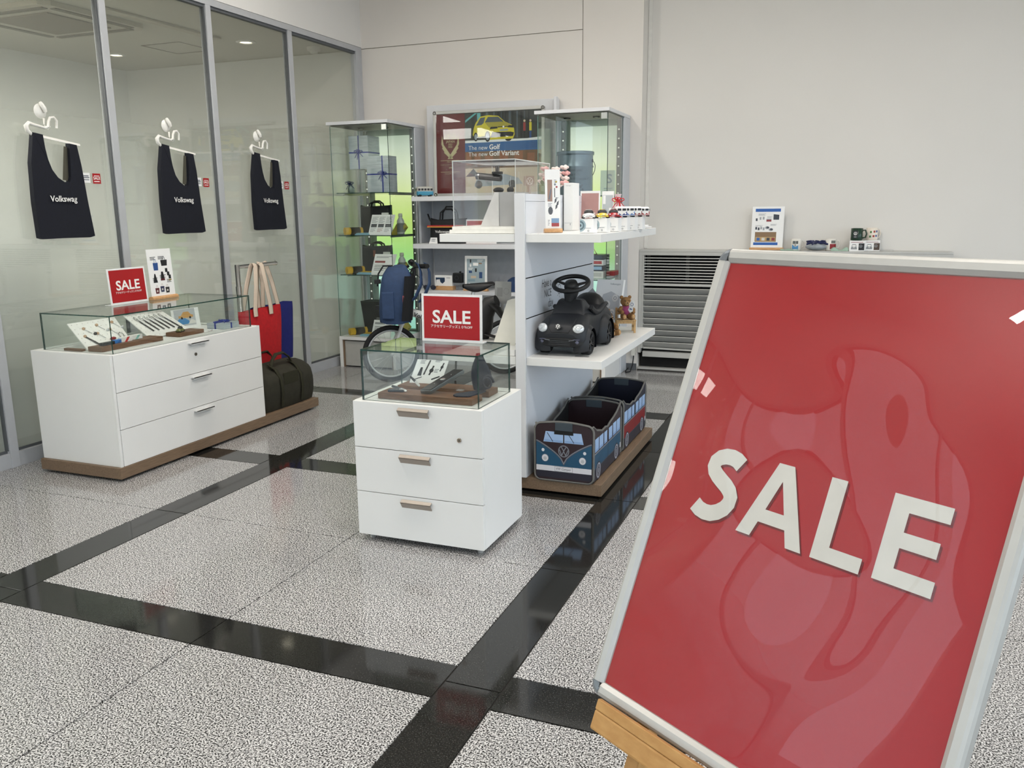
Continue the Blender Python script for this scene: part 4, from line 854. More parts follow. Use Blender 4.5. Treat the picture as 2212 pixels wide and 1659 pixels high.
# ---------------------------------------------------------------- bus storage crates on the gondola base
CR_DK = mat('dark_brown_felt', '#241a1c', .85, var=.15, scale=60); PIPE = mat('grey_piping', '#6b6a66', .7, var=.08, scale=60); INNER = mat('black_lining', '#0b090b', .9)
def crate(label, x0, x1, y0, y1, body, roof, front=True):
    z0, zs, zp = .0765, .335, .382
    t = thing('storage_crate', label, 'storage crate', ((x0+x1)/2, (y0+y1)/2, .074), group='bus storage crates')
    w = x1-x0
    def plate_outline(n=6):
        r = .03; pts = []
        for cx, cz, a0 in ((w-r, r, -PI/2), ):
            for i in range(n+1): a = a0+PI/2*i/n; pts.append((cx+r*math.cos(a), cz+r*math.sin(a)))
        h = zp-z0
        for i in range(n+1): a = PI/2*i/n; pts.append((w-.035+.035*math.cos(a), h-.045+.035*math.sin(a)))
        for i in range(1, 8): s = i/8; pts.append((w-.035-(w-.07)*s, h-.010+.010*math.sin(PI*s)))
        for i in range(n+1): a = PI/2+PI/2*i/n; pts.append((.035+.035*math.cos(a), h-.045+.035*math.sin(a)))
        for i in range(n+1): a = PI+PI/2*i/n; pts.append((r+r*math.cos(a), r+r*math.sin(a)))
        return pts
    out = plate_outline()
    for nm, y, sg in (('front_plate', y0, -1), ('back_plate', y1-.008, 1)):
        T = frame((x0, y, z0), (1, 0, 0), (0, 0, 1))        # normal -Y
        p = P(nm, MB().prism(out, -.008, 0, 0, T), INNER, t)
        SUB('piping', MB().tube([T @ V((a, b, -.004)) for a, b in out], .0062, 6, closed=True), PIPE, p, t)
        SUB('grip', MB().box(w/2-.045, w/2+.045, .262, .303, -.011, .006, b=.003, T=T), mat('slate_grip', '#39434a', .7), p, t)
        # printed front
        Tz = T
        m = MB(); q = .0012
        ins = [(w/2+(a-w/2)*.965, .1527+(b-.1527)*.965) for a, b in out]
        m.flat(ins, 0, Tz, q*.5); Tz = Tz @ M.Diagonal((1, 1.07, 1, 1))
        if front and nm == 'front_plate':
            V_ = []
            def vb(x): s = abs(x-w/2)/(w/2); return .085+.105*min(1, s*1.08)**.62 if s > .0 else .085
            xs = [.008+(w-.016)*i/20 for i in range(21)]
            m.flat([(x, .072) for x in xs]+[(x, vb(x)) for x in xs[::-1]], 1, Tz, q)
            m.line([(x, vb(x)) for x in xs], .009, 4, Tz, q*1.2); m.line([(x, vb(x)+.001) for x in xs], .004, 5, Tz, q*1.5)
            m.rect(.008, .046, w-.008, .072, 2, Tz, q*1.3); m.flat([(.010, .014), (w-.01, .014), (w-.008, .046), (.008, .046)], 3, Tz, q*1.2)
            for a, b in ((.046, .150), (.156, .256)):
                e = .008 if a < .1 else 0; e2 = .008 if a > .1 else 0
                m.flat([(a, .187), (b, .187), (b-e2*1.5, .238), (a+e*1.5, .238)], 6, Tz, q); m.line([(a+.02, .232), (a+.05, .19)], .003, 3, Tz, q*1.3); m.rect(a+.004, .189, b-.004, .198, 7, Tz, q*1.2)
            m.rect(w/2-.05, .226, w/2+.05, .246, 8, Tz, q*1.6)
            vw(m, w/2, .147, .029, 5, Tz, q*1.4)
            for s in (-1, 1):
                m.disc(w/2+s*.098, .108, .0185, 5, Tz, q*1.4); m.disc(w/2+s*.098, .108, .0165, 2, Tz, q*1.6); m.disc(w/2+s*.098, .106, .009, 9, Tz, q*1.8, 12)
                m.disc(w/2+s*.109, .146, .008, 2, Tz, q*1.4, 12)
            m.rect(w/2-.047, .0475, w/2+.047, .0705, 4, Tz, q*1.5); m.rect(w/2-.046, .0485, w/2+.046, .0695, 2, Tz, q*1.7)
            m.text('VW Camper', .0155, Tz, 3, w/2, .0545, q*1.9, shear=.25)
        SUB('print', m, [roof, body, ink('#d6d6da'), ink('#242430'), ink('#4b4d56'), ink('#7f828a'), ink('#9db9dd'), ink('#86a5cf'), ink('#050505'), ink('#b5b7ba')], p, t)
    # side walls with dipped top edge
    L = y1-y0-.016; prof = [(0, .262), (.10, .232), (.18, .222), (.30, .205), (.42, .21), (.50, .200), (.58, .212), (.72, .222), (.86, .238), (1, .27)]
    prof = [(u, h+.030) for u, h in prof]
    for nm, xx, sg in (('side_wall', x1-.006, 1), ('side_wall', x0+.001, -1)):
        T = frame((xx, y0+.008, z0), (0, 1, 0), (0, 0, 1))
        poly = [(0, .004), (L, .004)]+[(u*L, h) for u, h in prof[::-1]]
        p = P(nm, MB().prism(poly, 0, .005, 0, T), INNER, t)
        SUB('piping', MB().tube([T @ V((u*L, h, .0025)) for u, h in prof], .0055, 6), PIPE, p, t)
        if sg > 0:
            m = MB(); z = .0058; top = lambda u: next(h0+(h1-h0)*(u-a)/(b-a) for (a, h0), (b, h1) in zip(prof, prof[1:]) if a <= u <= b)
            m.flat([(L*.01, .02), (L*.99, .02)]+[(u*L, h-.004) for u, h in prof[::-1]], 0, T, z)
            m.rect(L*.01, .068, L*.99, .145, 1, T, z+.0006); m.rect(L*.01, .142, L*.99, .149, 5, T, z+.0009)
            m.rect(L*.01, .008, L*.99, .068, 3, T, z+.0005); m.rect(L*.01, .066, L*.99, .070, 4, T, z+.0009)
            for a, b in ((.04, .17), (.19, .33), (.36, .47), (.53, .66), (.69, .82), (.84, .97)):
                h = min(top(a), top(b), .238)-.016; m.rect(a*L, .154, b*L, h, 6, T, z+.0006); m.rect(a*L, .154, b*L, .166, 7, T, z+.0009)
            for u in (.16, .83):
                m.disc(u*L, .048, .047, 3, T, z+.0012, 20); m.ring(u*L, .048, .040, .010, 9, T, z+.0015); m.ring(u*L, .048, .024, .004, 9, T, z+.0015); m.disc(u*L, .048, .014, 5, T, z+.0018, 14)
            m.line([(L*.5, .01), (L*.5, .20)], .003, 8, T, z+.002)
            m.rect(L*.965, .05, L*.995, .078, 2, T, z+.0018)
            SUB('print', m, [roof, body, ink('#d6d6da'), ink('#242430'), ink('#4b4d56'), ink('#7f828a'), ink('#9db9dd'), ink('#86a5cf'), ink('#050505'), ink('#9a9ba6')], p, t)
    P('divider', MB().box(x0+.007, x1-.007, (y0+y1)/2-.003, (y0+y1)/2+.003, z0+.006, z0+.205), INNER, t)
    P('divider_piping', MB().tube([(x0+.007, (y0+y1)/2, z0+.207), (x1-.007, (y0+y1)/2, z0+.207)], .0055, 6), PIPE, t)
    P('bottom', B(x0+.008, x1-.008, y0+.01, y1-.01, z0-.001, z0+.005), INNER, t)
    return t
crate('foldable storage crate printed as a blue bus on the shelf stand base', -1.392, -1.086, 3.848, 4.40, ink('#1d4c68'), ink('#2b1b20'))
crate('foldable storage crate printed as a red bus behind the blue one', -1.395, -1.088, 4.455, 5.03, ink('#7d1419'), ink('#171a2c'), front=False)

# ---------------------------------------------------------------- black ride-on toy car
CARB = mat('matt_black_blue_plastic', '#191c21', .48, var=.08, scale=30)
CX, FY, GZ = -1.287, 3.925, .6985
t = thing('ride_on_car', 'matt black ride on toy car with steering wheel on the shelf stand', 'toy car', (CX, 4.2, GZ))
st = [  # y, half width, bottom z, top z, squareness
 (0, .085, .062, .115, .6), (.008, .112, .05, .150, .55), (.03, .126, .042, .168, .5), (.07, .131, .04, .186, .5), (.12, .125, .05, .200, .45), (.17, .112, .055, .210, .4), (.22, .105, .05, .212, .4),
 (.30, .104, .045, .200, .35), (.38, .106, .045, .196, .35), (.44, .115, .05, .215, .42), (.50, .124, .055, .222, .5), (.55, .122, .06, .200, .55), (.585, .105, .07, .165, .6), (.60, .08, .085, .14, .7)]
rings = []
for y, w, zb, zt, e in st:
    r = []
    for i in range(28):
        a = 2*PI*i/28; c, s = math.cos(a), math.sin(a); zm = zb+(zt-zb)*.42
        r.append((CX+w*math.copysign(abs(c)**e, c), FY+y, GZ+(zm+(zt-zm)*abs(s)**.75 if s >= 0 else zm-(zm-zb)*abs(s)**.6)))
    rings.append(r)
m = cloth_box(MB(), rings); m.add(rings[0], [list(range(28))]); m.add(rings[-1], [list(range(28))[::-1]]); P('body', m, CARB, t)
def fender(sx, y, r, w, front):
    def f(u, v):
        a = PI*(-.12+1.24*u); b = PI*(v-.5)
        rr = r*(1.0+.06*math.cos(b)); x = CX+sx*(.082+.055*math.sin(PI*v*.5)**.7*(1 if v > .02 else 0))
        k = .75+.25*math.cos((v-.45)*PI*.8)
        return (CX+sx*(.06+.082*v), FY+y+rr*1.08*math.cos(a)*k, GZ+.058+rr*1.12*math.sin(a)*(1.18-.30*v**2.2))
    return MB().grid(f, 16, 8)
for sx in (-1, 1):
    P('fender', fender(sx, .105, .078, .05, True), CARB, t); P('fender', fender(sx, .45, .088, .05, False), CARB, t)
for sx in (-1, 1):
    for y, r in ((.105, .062), (.45, .066)):
        Tw = M.Translation((CX+sx*.108, FY+y, GZ+r)) @ M.Rotation(sx*PI/2, 4, 'Y')
        wv = P('wheel', MB().lathe([(.02, -.028), (r*.9, -.028), (r, -.02), (r, .018), (r*.92, .026), (r*.74, .027), (r*.72, .014), (.0001, .014)], 26, T=Tw), RUBBER, t)
        sp = MB()
        for k in range(5):
            a = 2*PI*k/5
            for d in (-.16, .16): sp.tube([Tw @ V((.010*math.cos(a), .010*math.sin(a), .020)), Tw @ V((r*.74*math.cos(a+d), r*.74*math.sin(a+d), .022))], .0038, 5)
        sp.cyl(Tw @ V((0, 0, .012)), Tw @ V((0, 0, .024)), .012, n=10)
        SUB('rim', sp, mat('black_gloss_rim', '#15161a', .25), wv, t)
# cowl with sloping screen, seat well, steering wheel
cow = [(-.085, .195), (.085, .195), (.063, .262), (.053, .268), (-.053, .268), (-.063, .262)]
m = MB(); a_ = [(CX+x, FY+.135-.0*z, GZ+z) for x, z in cow]; front = [(CX+x*1.0, FY+(.125 if z < .23 else .175), GZ+z) for x, z in cow]; back = [(CX+x*(1.12 if z < .23 else 1.08), FY+(.31 if z < .23 else .215), GZ+(z if z > .23 else .18)) for x, z in cow]
n = 6; m.add(front+back, [list(range(n)), [n+i for i in range(n)][::-1]]+[(i, n+i, n+(i+1) % n, (i+1) % n) for i in range(n)]); P('cowl', m, CARB, t)
sd = [(.285, .19), (.25, .285), (.235, .300), (.225, .295), (.26, .20)]
m = MB(); well = [(-.088, .26), (.088, .26), (.088, .50), (.07, .53), (-.07, .53), (-.088, .50)]
for y0_, y1_, z0_, z1_, w_ in ((.40, .53, .19, .298, .092),): pass
def seatback(u, v):
    y = .425+.11*u; x = (v-.5)*2; hgt = .180+.090*(math.sin(PI*min(1, u*1.05)*.5)**.7)
    return (CX+.10*x*(1-.1*u), FY+y+.03*(1-abs(x))*0, GZ+hgt-.06*abs(x)**3)
P('seat', MB().grid(seatback, 8, 10).grid(lambda u, v: (CX+.10*(v-.5)*2*.9, FY+.535+.045*u, GZ+.270-.07*u**1.4-.06*abs((v-.5)*2)**3), 6, 10), BLACKP, t)
for sx in (-1, 1):
    pr = [(.22, .225), (.26, .205), (.31, .190), (.36, .188), (.41, .198), (.46, .212), (.51, .215)]
    P('seat_side', MB().tube([(CX+sx*.098, FY+y, GZ+z) for y, z in pr], [.012, .012, .013, .014, .014, .014, .012], 8), CARB, t)
sw = V((CX-.004, FY+.20, GZ+.345)); Tsw = M.Translation(sw) @ M.Rotation(.42, 4, 'X')
w_ = P('steering_wheel', MB().tube([Tsw @ V((0.090*math.cos(a*PI/16), .080*math.sin(a*PI/16), 0)) for a in range(32)], .0115, 10, closed=True), BLACKP, t)
SUB('hub', MB().lathe([(.0001, .012), (.03, .01), (.038, -.012), (.036, -.04)], 18, T=Tsw), BLACKP, w_, t)
for a in (.35, PI-.35, -PI/2): SUB('spoke', MB().tube([Tsw @ V((.03*math.cos(a), .03*math.sin(a), -.012)), Tsw @ V((.085*math.cos(a), .075*math.sin(a), -.002))], [.016, .011], 8, flat=.5), BLACKP, w_, t)
P('steering_column', MB().tube([sw+V((0, .0, -.03)), sw+V((0, -.005, -.06)), sw+V((-.005, -.012, -.09))], [.044, .034, .026], 14), BLACKP, t)
LAMPG = mat('silver_lamp_print', '#dfe2e2', .2, .2, var=.15, scale=60)
for sx, rw in ((-1, .021), (1, .026)):
    c = V((CX+sx*.092, FY+.016, GZ+.140)); Th = frame(c, (1, sx*.50, 0), (sx*-.1, .35, .9))
    h_ = P('headlight', MB().ball((0, 0, .002), (.029, .023, .014), 18, T=Th), LAMPG, t)
    SUB('bulb', MB().ring(-.004, -.002, .012, .0016, 0, Th, .0158).ring(.010, .002, .005, .0012, 0, Th, .0155), ink('#8f9496'), h_, t)
Te = frame((CX-.008, FY+.007, GZ+.148), (1, 0, 0), (0, .30, 1)); m = MB().disc(0, 0, .0145, 1, Te, .0118); vw(m, 0, 0, .0145, 0, Te, .0124, .0026); P('emblem', m, [ink('#1a1a1a'), ink('#e9e9e6')], t)
P('grille', MB().box(CX-.092, CX+.092, FY-.006, FY+.02, GZ+.055, GZ+.094, b=.006), BLACKP, t)
for z in (.062, .071, .079): P('grille_bar', MB().tube([(CX-.055, FY-.0065, GZ+z), (CX+.055, FY-.0065, GZ+z)], .0014, 5), mat('dark_grey_trim', '#3a3d42', .4), t)
for sx in (-1, 1):
    P('fog_light', MB().ball((CX+sx*.088, FY-.001, GZ+.075), (.012, .006, .010), 12).box(CX+sx*.088-.016, CX+sx*.088+.016, FY-.007, FY, GZ+.086, GZ+.090), mat('violet_grey_lamp', '#5b5d70', .25), t)
    P('trim_line', MB().tube([(CX+sx*.05, FY-.007, GZ+.082), (CX+sx*.075, FY-.007, GZ+.085)], .0014, 5), mat('silver_trim', '#9a9da3', .3, .6), t)
P('hood_line', MB().tube([(CX-.07, FY+.05, GZ+.185), (CX-.065, FY+.012, GZ+.158), (CX-.045, FY+.002, GZ+.120), (CX+.045, FY+.002, GZ+.120), (CX+.065, FY+.012, GZ+.158), (CX+.07, FY+.05, GZ+.185)], .002, 5), BLACKP, t)
for x, wh in ((CX-.108, 'left'), (CX+.108, 'right')):
    single('wheel_chock', MB().box(-.035, .035, -.002, .002, 0, .014).box(-.035, .035, -.002, .02, .0, .003), ACRYL, 'clear acrylic chock before the %s front wheel of the toy car' % wh, 'wheel chock').location = (x, FY+.026, GZ-.001)

# ---------------------------------------------------------------- bears, chair, bag on the lower right shelf
def bear(label, x, y, z, rz, s, shirt, seated=True):
    FUR = mat('tan_plush', '#9c7346', .95, var=.2, scale=140, bump=.5, bscale=600); FURL = mat('pale_plush', '#c39c6c', .95, var=.15, scale=140, bump=.4, bscale=600)
    t = thing('teddy_bear', label, 'soft toy', (x, y, z)); T = TR(x, y, z, rz, s=s)
    P('torso', MB().ball((0, 0, .05), (.032, .028, .042), 16, T=T), shirt, t)
    P('head', MB().ball((0, -.006, .108), (.034, .031, .030), 16, T=T), FUR, t)
    P('muzzle', MB().ball((0, -.034, .100), (.016, .014, .013), 12, T=T), FURL, t)
    P('nose', MB().ball((0, -.047, .104), (.005, .004, .004), 8, T=T), ink('#1b120c'), t)
    for sx in (-1, 1):
        P('ear', MB().ball((sx*.026, 0, .135), (.012, .007, .012), 10, T=T), FUR, t)
        P('eye', MB().ball((sx*.013, -.033, .116), .0035, 8, T=T), ink('#1b120c'), t)
        P('arm', MB().tube([(sx*.026, -.004, .072), (sx*.045, -.022, .056), (sx*.036, -.042, .048)], [.013, .014, .013], 10, T=T).ball((sx*.036, -.046, .047), .014, 10, T=T), FUR, t)
        P('leg', MB().tube([(sx*.018, -.01, .020), (sx*.026, -.045, .017), (sx*.028, -.062, .02)], [.018, .017, .016], 10, T=T).ball((sx*.028, -.066, .022), (.016, .010, .018), 10, T=T), FUR, t)
        P('foot_pad', MB().ball((sx*.028, -.075, .022), (.011, .004, .013), 10, T=T), FURL, t)
    return t
bear('tan teddy bear in a pink shirt seated on a doll chair', -1.185, 4.862, .7755, .55, .95, mat('pink_knit', '#a24874', .9, var=.1, scale=120))
t = thing('doll_chair', 'small pine doll chair under the pink shirted bear', 'doll chair', (-1.185, 4.87, .697)); T = TR(-1.185, 4.868, .6975, .35)
P('seat', MB().box(-.058, .058, -.055, .05, .070, .077, b=.002, T=T), PINE, t)
for x in (-.05, .05):
    P('leg', MB().box(x-.006, x+.006, -.050, -.038, 0, .0695, b=.001, T=T), PINE, t); P('leg', MB().box(x-.006, x+.006, .040, .052, 0, .14, b=.001, T=T), PINE, t)
    P('stretcher', MB().box(x-.003, x+.003, -.038, .04, .025, .036, T=T), PINE, t)
P('stretcher', MB().box(-.044, .044, -.047, -.041, .055, .069, T=T), PINE, t)
for z in (.098, .122): P('back_slat', MB().box(-.044, .044, .044, .049, z, z+.013, T=T), PINE, t)
single('hang_tag', MB().prism([(-.013, .0), (-.018, .018), (-.012, .036), (0, .042), (.012, .036), (.018, .018), (.013, 0), (.016, -.02), (0, -.032), (-.016, -.02)], 0, .001, 0, M.Identity(4)).ring(0, .018, .010, .003, 1, None, .0014).rect(-.008, -.014, .008, -.006, 1, None, .0014), [PAPER, ink('#5d6f92')], 'white paper tag hanging on the pink shirted bear', 'tag').matrix_basis = frame((-1.135, 4.80, .852), (1, -.3, -.25), (.25, 0, 1))
bear('brown teddy bear without shirt lying behind the black toy car', -1.25, 4.66, .700, 1.2, 1.05, mat('brown_plush', '#7a5430', .95, var=.2, scale=140, bump=.5))
t = thing('paper_bag', 'white printed paper bag leaning against the board behind the toy car', 'paper bag', (-1.35, 4.9, .70)); T = frame((-1.425, 4.965, .6985), (1, -.12, 0), (.12, .05, 1))
P('sheet', MB().box(0, .17, 0, .30, -.03, 0, T=T), PAPER, t)
m = MB().text('Volkswagen', .014, T, 0, .12, .27, .0006); m.flat([(.02, .10), (.05, .21), (.1, .23), (.16, .2), (.165, .06), (.08, .05)], 1, T, .0005)
for x, y in ((.085, .15), (.13, .19), (.12, .10)): m.ball((x, y, 0), (.022, .026, .0012), 10, 2, T); m.ring(x, y, .010, .003, 0, T, .0014)
P('print', m, [ink('#8a8f98'), ink('#c4c6c9'), ink('#e6e4e2')], t)
single('grey_folder', MB().prism([(0, 0), (.11, 0), (.11, .2), (.05, .27), (.0, .22)], 0, .004, 0, frame((-1.425, 4.70, .6985), (1, .1, 0), (.1, .1, 1))), ink('#8d9094'), 'grey card folder leaning on the board behind the steering wheel', 'folder')
single('blue_strip', MB().prism([(0, 0), (.02, 0), (.10, .20), (.08, .20)], 0, .003, 0, frame((-1.425, 4.55, .6985), (.3, 1, 0), (0, .0, 1))), ink('#2f68a8'), 'bright blue card strip against the board behind the toy car', 'card')

# ---------------------------------------------------------------- upper right shelf
ZS = 1.3035
def d_goods(m, T):
    m.rect(.012, .14, .036, .245, 0, T, .0005); m.line([(.02, .15), (.03, .2)], .006, 1, T, .0008)
    m.rect(.03, .018, .068, .058, 2, T, .0005); m.rect(.03, .018, .068, .035, 3, T, .0007); m.disc(.026, .095, .012, 4, T, .0005, 10, .02)
    for x, y in ((.046, .13), (.056, .115), (.050, .10)): m.flat([(x, y), (x+.01, y+.01), (x+.012, y+.03), (x+.002, y+.02)], 4, T, .0005)
    m.rect(.046, .16, .05, .205, 4, T, .0005); m.disc(.056, .235, .005, 5, T, .0005, 8); m.disc(.050, .222, .005, 1, T, .0005, 8); m.disc(.058, .21, .005, 3, T, .0005, 8)
    lines(m, T, .014, .132, .02, .02, 6, 3); lines(m, T, .045, .245, .012, .02, 6, 3); lines(m, T, .052, .16, .014, .012, 6, 2); lines(m, T, .012, .05, .01, .03, 6, 4)
leaflet_stand('leaflet_stand', 'tall narrow white leaflet in a beech foot above the ride on car', frame((-1.392, 4.02, ZS+.012), (.62, .30, 0), (-.03, .04, 1)), .075, .295, d_goods, [ink('#a08376'), ink('#6f7784'), ink('#7f9dbd'), ink('#a5484a'), ink('#5a5d62'), ink('#b8a24a'), ink('#9a9ca2')], bw=.024)
t = thing('product_box', 'upright white carton box beside the tall narrow leaflet', 'carton box', (-1.40, 4.45, ZS)); T = TR(-1.405, 4.46, ZS, .0)
P('carton', MB().box(-.025, .025, -.03, .09, .0, .252, b=.001, T=T), PAPER, t)
Tf = frame((-1.43, 4.4298, ZS), (1, 0, 0), (0, 0, 1)); P('print', MB().text('Volkswagen', .0065, Tf, 0, .026, .235, .0003).rect(.004, .04, .046, .041, 0, Tf, .0003).rect(.036, .028, .039, .038, 0, Tf, .0003), ink('#8e9298'), t)
P('dark_side', MB().box(-.0262, -.0254, -.028, .088, .003, .245, T=T), ink('#5c6066'), t)
def hazed_sale(m, T):
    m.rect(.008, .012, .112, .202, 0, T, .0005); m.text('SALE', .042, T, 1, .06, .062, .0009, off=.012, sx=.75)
leaflet_stand('sale_sign', 'upright SALE sign painted hazy pink behind the small toy cars', frame((-1.445, 4.78, ZS), (1, -.05, 0), (0, .05, 1)), .12, .215, hazed_sale, [ink('#b58b86'), W_INK], 'sign', None)  # haze of the acrylic before the red print is painted into its colour
def d_pale(m, T):
    m.rect(.004, .01, .066, .19, 0, T, .0005); m.rect(.006, .14, .022, .188, 1, T, .0007); m.disc(.02, .08, .018, 2, T, .0007, 14, .035); m.rect(.044, .10, .056, .118, 1, T, .0008); m.line([(.04, .09), (.062, .09)], .004, 3, T, .0008)
leaflet_stand('leaflet', 'pale grey product leaflet next to the hazy pink SALE sign', frame((-1.318, 4.79, ZS), (1, -.04, 0), (0, .05, 1)), .07, .212, d_pale, [ink('#b9c0c2'), PAPER, ink('#a3abb0'), ink('#8b9398')], 'leaflet', None)
t = thing('gift_bag', 'small clear gift bag tied with a red bow behind the toy cars', 'gift bag', (-1.23, 4.80, ZS))
P('bag', MB().lathe([(.0001, 0), (.035, .002), (.036, .08), (.028, .13), (.008, .16), (.022, .195)], 14, T=TR(-1.23, 4.82, ZS)), mat('frosted_cellophane', '#e3d2d4', .3, alpha=.6), t)
P('red_bow', bow(MB(), TR(-1.218, 4.785, ZS+.155, 0, PI/2), .038).tube([(-1.214, 4.782, ZS+.16), (-1.205, 4.778, ZS+.12), (-1.20, 4.778, ZS+.05)], .005, 6), ink('#c01822', .35), t)
SPEC = [(-1.160, 3.985, 'white', '#e8e8e6'), (-1.130, 4.12, 'yellow', '#e0c03a'), (-1.109, 4.26, 'red', '#a31a20')]
BXP = [ink('#5e747c'), ink('#9fb4bb'), ink('#3b4b52'), ink('#8d9296')]
boxlb = ['under the white toy car', 'under the yellow toy car', 'under the red toy car', 'under the blue toy bus', 'under the blue and red toy bus', 'under the dark red toy bus']
BPOS = [(-1.160, 3.985), (-1.130, 4.12), (-1.109, 4.26), (-1.096, 4.40), (-1.088, 4.54), (-1.080, 4.68)]
for i, (x, y) in enumerate(BPOS):
    t = thing('speaker_box', 'small white speaker carton %s' % boxlb[i], 'carton box', (x, y, ZS), group='small cartons on the upper right shelf')
    P('carton', B(x-.034, x+.034, y-.034, y+.034, ZS, ZS+.068, b=.0008), PAPER, t)
    T = frame((x-.034, y-.0344, ZS), (1, 0, 0), (0, 0, 1)); m = MB()
    for r, k in ((.030, 1), (.022, 0), (.014, 1), (.007, 2)):
        m.flat([(.001, .036)]+[(.001+r*math.cos(PI*j/10-PI/2), .036+r*math.sin(PI*j/10-PI/2)) for j in range(11)], k, T, .0002+.0002*(.03-r)*50)
    m.rect(.014, .0225, .056, .0245, 3, T, .0016); vw(m, .043, .011, .005, 3, T, .0004)
    P('print', m, BXP, t)
for x, y, n_, c in SPEC: mini_car('toy_car', 'small %s toy car parked on a white carton' % n_, TR(x, y, ZS+.0685, .35), .085, .062, .042, ink(c, .3), group='small toy cars on cartons')
def mini_bus(name, label, T, s, c0, c1, group=None):
    t = thing(name, label, 'toy bus', T.translation, group=group); W, L, H = .030*s, .10*s, .056*s
    def ring(k, w):
        return [(w*math.copysign(abs(math.cos(a))**.5, math.cos(a)), w*0+.5*L*math.copysign(abs(math.sin(a))**.3, math.sin(a))*(1 if k else 1), 0) for a in [2*PI*i/24 for i in range(24)]]
    def band(prof, nm, mt):
        rg = [[tuple(T @ V((x*f, y*f, z))) for x, y, _ in ring(1, W)] for f, z in prof]; m = cloth_box(MB(), rg); m.add(rg[-1], [list(range(24))]); return P(nm, m, mt, t)
    band([(.94, H*.12), (1, H*.18), (1, H*.52)], 'lower_body', c1); band([(1, H*.52), (1.0, H*.56), (.95, H*.82), (.9, H*.94), (.7, H*1.0)], 'upper_body', c0)
    Tf = T @ frame((0, -.5*L-.0006, 0), (1, 0, 0), (0, 0, 1)); m = MB()
    for sx in (-1, 1): m.rect(min(sx*.003*s, sx*.022*s), H*.62, max(sx*.003*s, sx*.022*s), H*.82, 0, Tf, .0006*s); m.disc(sx*.019*s, H*.36, .005*s, 1, Tf, .0012*s, 10)
    m.flat([(-.026*s, H*.54), (.026*s, H*.54), (0, H*.22)], 2, Tf, .0008*s); m.rect(-.028*s, H*.16, .028*s, H*.21, 1, Tf, .001*s); m.ring(0, H*.45, .006*s, .0012*s, 1, Tf, .0012*s, 12)
    P('front_print', m, [K_INK, W_INK, c0], t); m = MB()
    for sx in (-1, 1):
        for k in range(5): m.box(min(sx*W*.985, sx*W*1.02), max(sx*W*.985, sx*W*1.02), (-.42+k*.175)*L, (-.42+k*.175+.13)*L, H*.6, H*.8, T=T)
    P('side_window', m, K_INK, t)
    for sx in (-1, 1):
        for sy in (-.3, .3): P('wheel', MB().cyl((sx*W*.6, sy*L, H*.13), (sx*W*.98, sy*L, H*.13), H*.13, n=10, T=T), RUBBER, t)
    return t
for (x, y), lb, c in zip(BPOS[3:], ('blue and white', 'pale blue and white', 'dark red and white'), ('#223f8f', '#5a86c8', '#8c1a20')):
    mini_bus('toy_bus', 'small %s toy bus on a white carton' % lb, TR(x-.01, y, ZS+.0685, .35), 1.0, W_INK, ink(c, .3), 'small toy buses on cartons')
mini_bus('toy_bus', 'small bright red and white toy bus on a carton, last in the row', TR(-1.055, 4.715, ZS+.0685, .35), .95, W_INK, ink('#b3272c', .3), 'small toy buses on cartons')
single('paper_stack', MB().box(-.05, .05, -.10, .10, 0, .006, T=TR(-1.14, 4.93, ZS, .2)).box(-.05, .05, -.10, .10, .0065, .012, T=TR(-1.13, 4.92, ZS, .5)).box(-.045, .045, -.09, .09, .0125, .018, T=TR(-1.14, 4.91, ZS, -.1)), PAPER, 'loose white papers behind the row of toy buses', 'papers')

# ---------------------------------------------------------------- acrylic case and flowers on the upper left shelf
single('display_plinth', B(-1.852, -1.50, 3.875, 4.43, ZS, ZS+.018, b=.001), mat('cream_white_board', '#f2f0e8', .4), 'lower of the two cream boards under the acrylic case', 'plinth', 'cream boards')
single('display_plinth', B(-1.842, -1.50, 3.885, 4.42, ZS+.0185, ZS+.034, b=.001), mat('cream_white_board', '#f2f0e8', .4), 'upper of the two cream boards under the acrylic case', 'plinth', 'cream boards')
t = thing('acrylic_case', 'clear acrylic cover box on cream boards, taller than the centre board', 'display case', (-1.67, 4.15, ZS+.0345)); a, b, c, d, e, f = -1.838, -1.502, 3.892, 4.41, ZS+.0345, 1.658
for nm, bb, ax in (('top_pane', (a, b, c, d, f-.004, f), 'z'), ('side_pane', (a, b, c, c+.004, e, f-.0045), 'y'), ('side_pane', (a, b, d-.004, d, e, f-.0045), 'y'), ('side_pane', (a, a+.004, c+.0045, d-.0045, e, f-.0045), 'x'), ('side_pane', (b-.004, b, c+.0045, d-.0045, e, f-.0045), 'x')):
    P(nm, pane(*bb, ax), [ACRYL, AEDGE], t)
t = thing('device_pedestal', 'white wedge shaped pedestal under the black dash camera in the acrylic case', 'pedestal', (-1.6, 4.1, e)); T = frame((-1.708, 3.935, e), (1, 0, 0), (0, 0, 1))
P('wedge', MB().prism([(0, 0), (.10, 0), (.10, .165), (.078, .165)], -.20, 0, 0, T), mat('satin_white', '#dfdeda', .4), t)
P('side', MB().box(-1.607, -1.52, 3.94, 4.13, e, e+.165), mat('satin_grey', '#b4b4b2', .4), t)
t = thing('dash_camera', 'black tubular dash camera hanging from a bracket inside the acrylic case', 'camera', (-1.70, 4.05, 1.58))
P('body', MB().cyl((-1.775, 4.05, 1.588), (-1.64, 4.05, 1.574), .0165, n=20), BLACKP, t)
P('ring', MB().cyl((-1.762, 4.05, 1.5866), (-1.757, 4.05, 1.5862), .0172, n=20), CHROME, t)
P('mount', MB().box(-1.685, -1.635, 4.035, 4.065, 1.593, 1.607, b=.004).cyl((-1.66, 4.05, 1.607), (-1.66, 4.05, 1.633), .010, n=12), BLACKP, t)
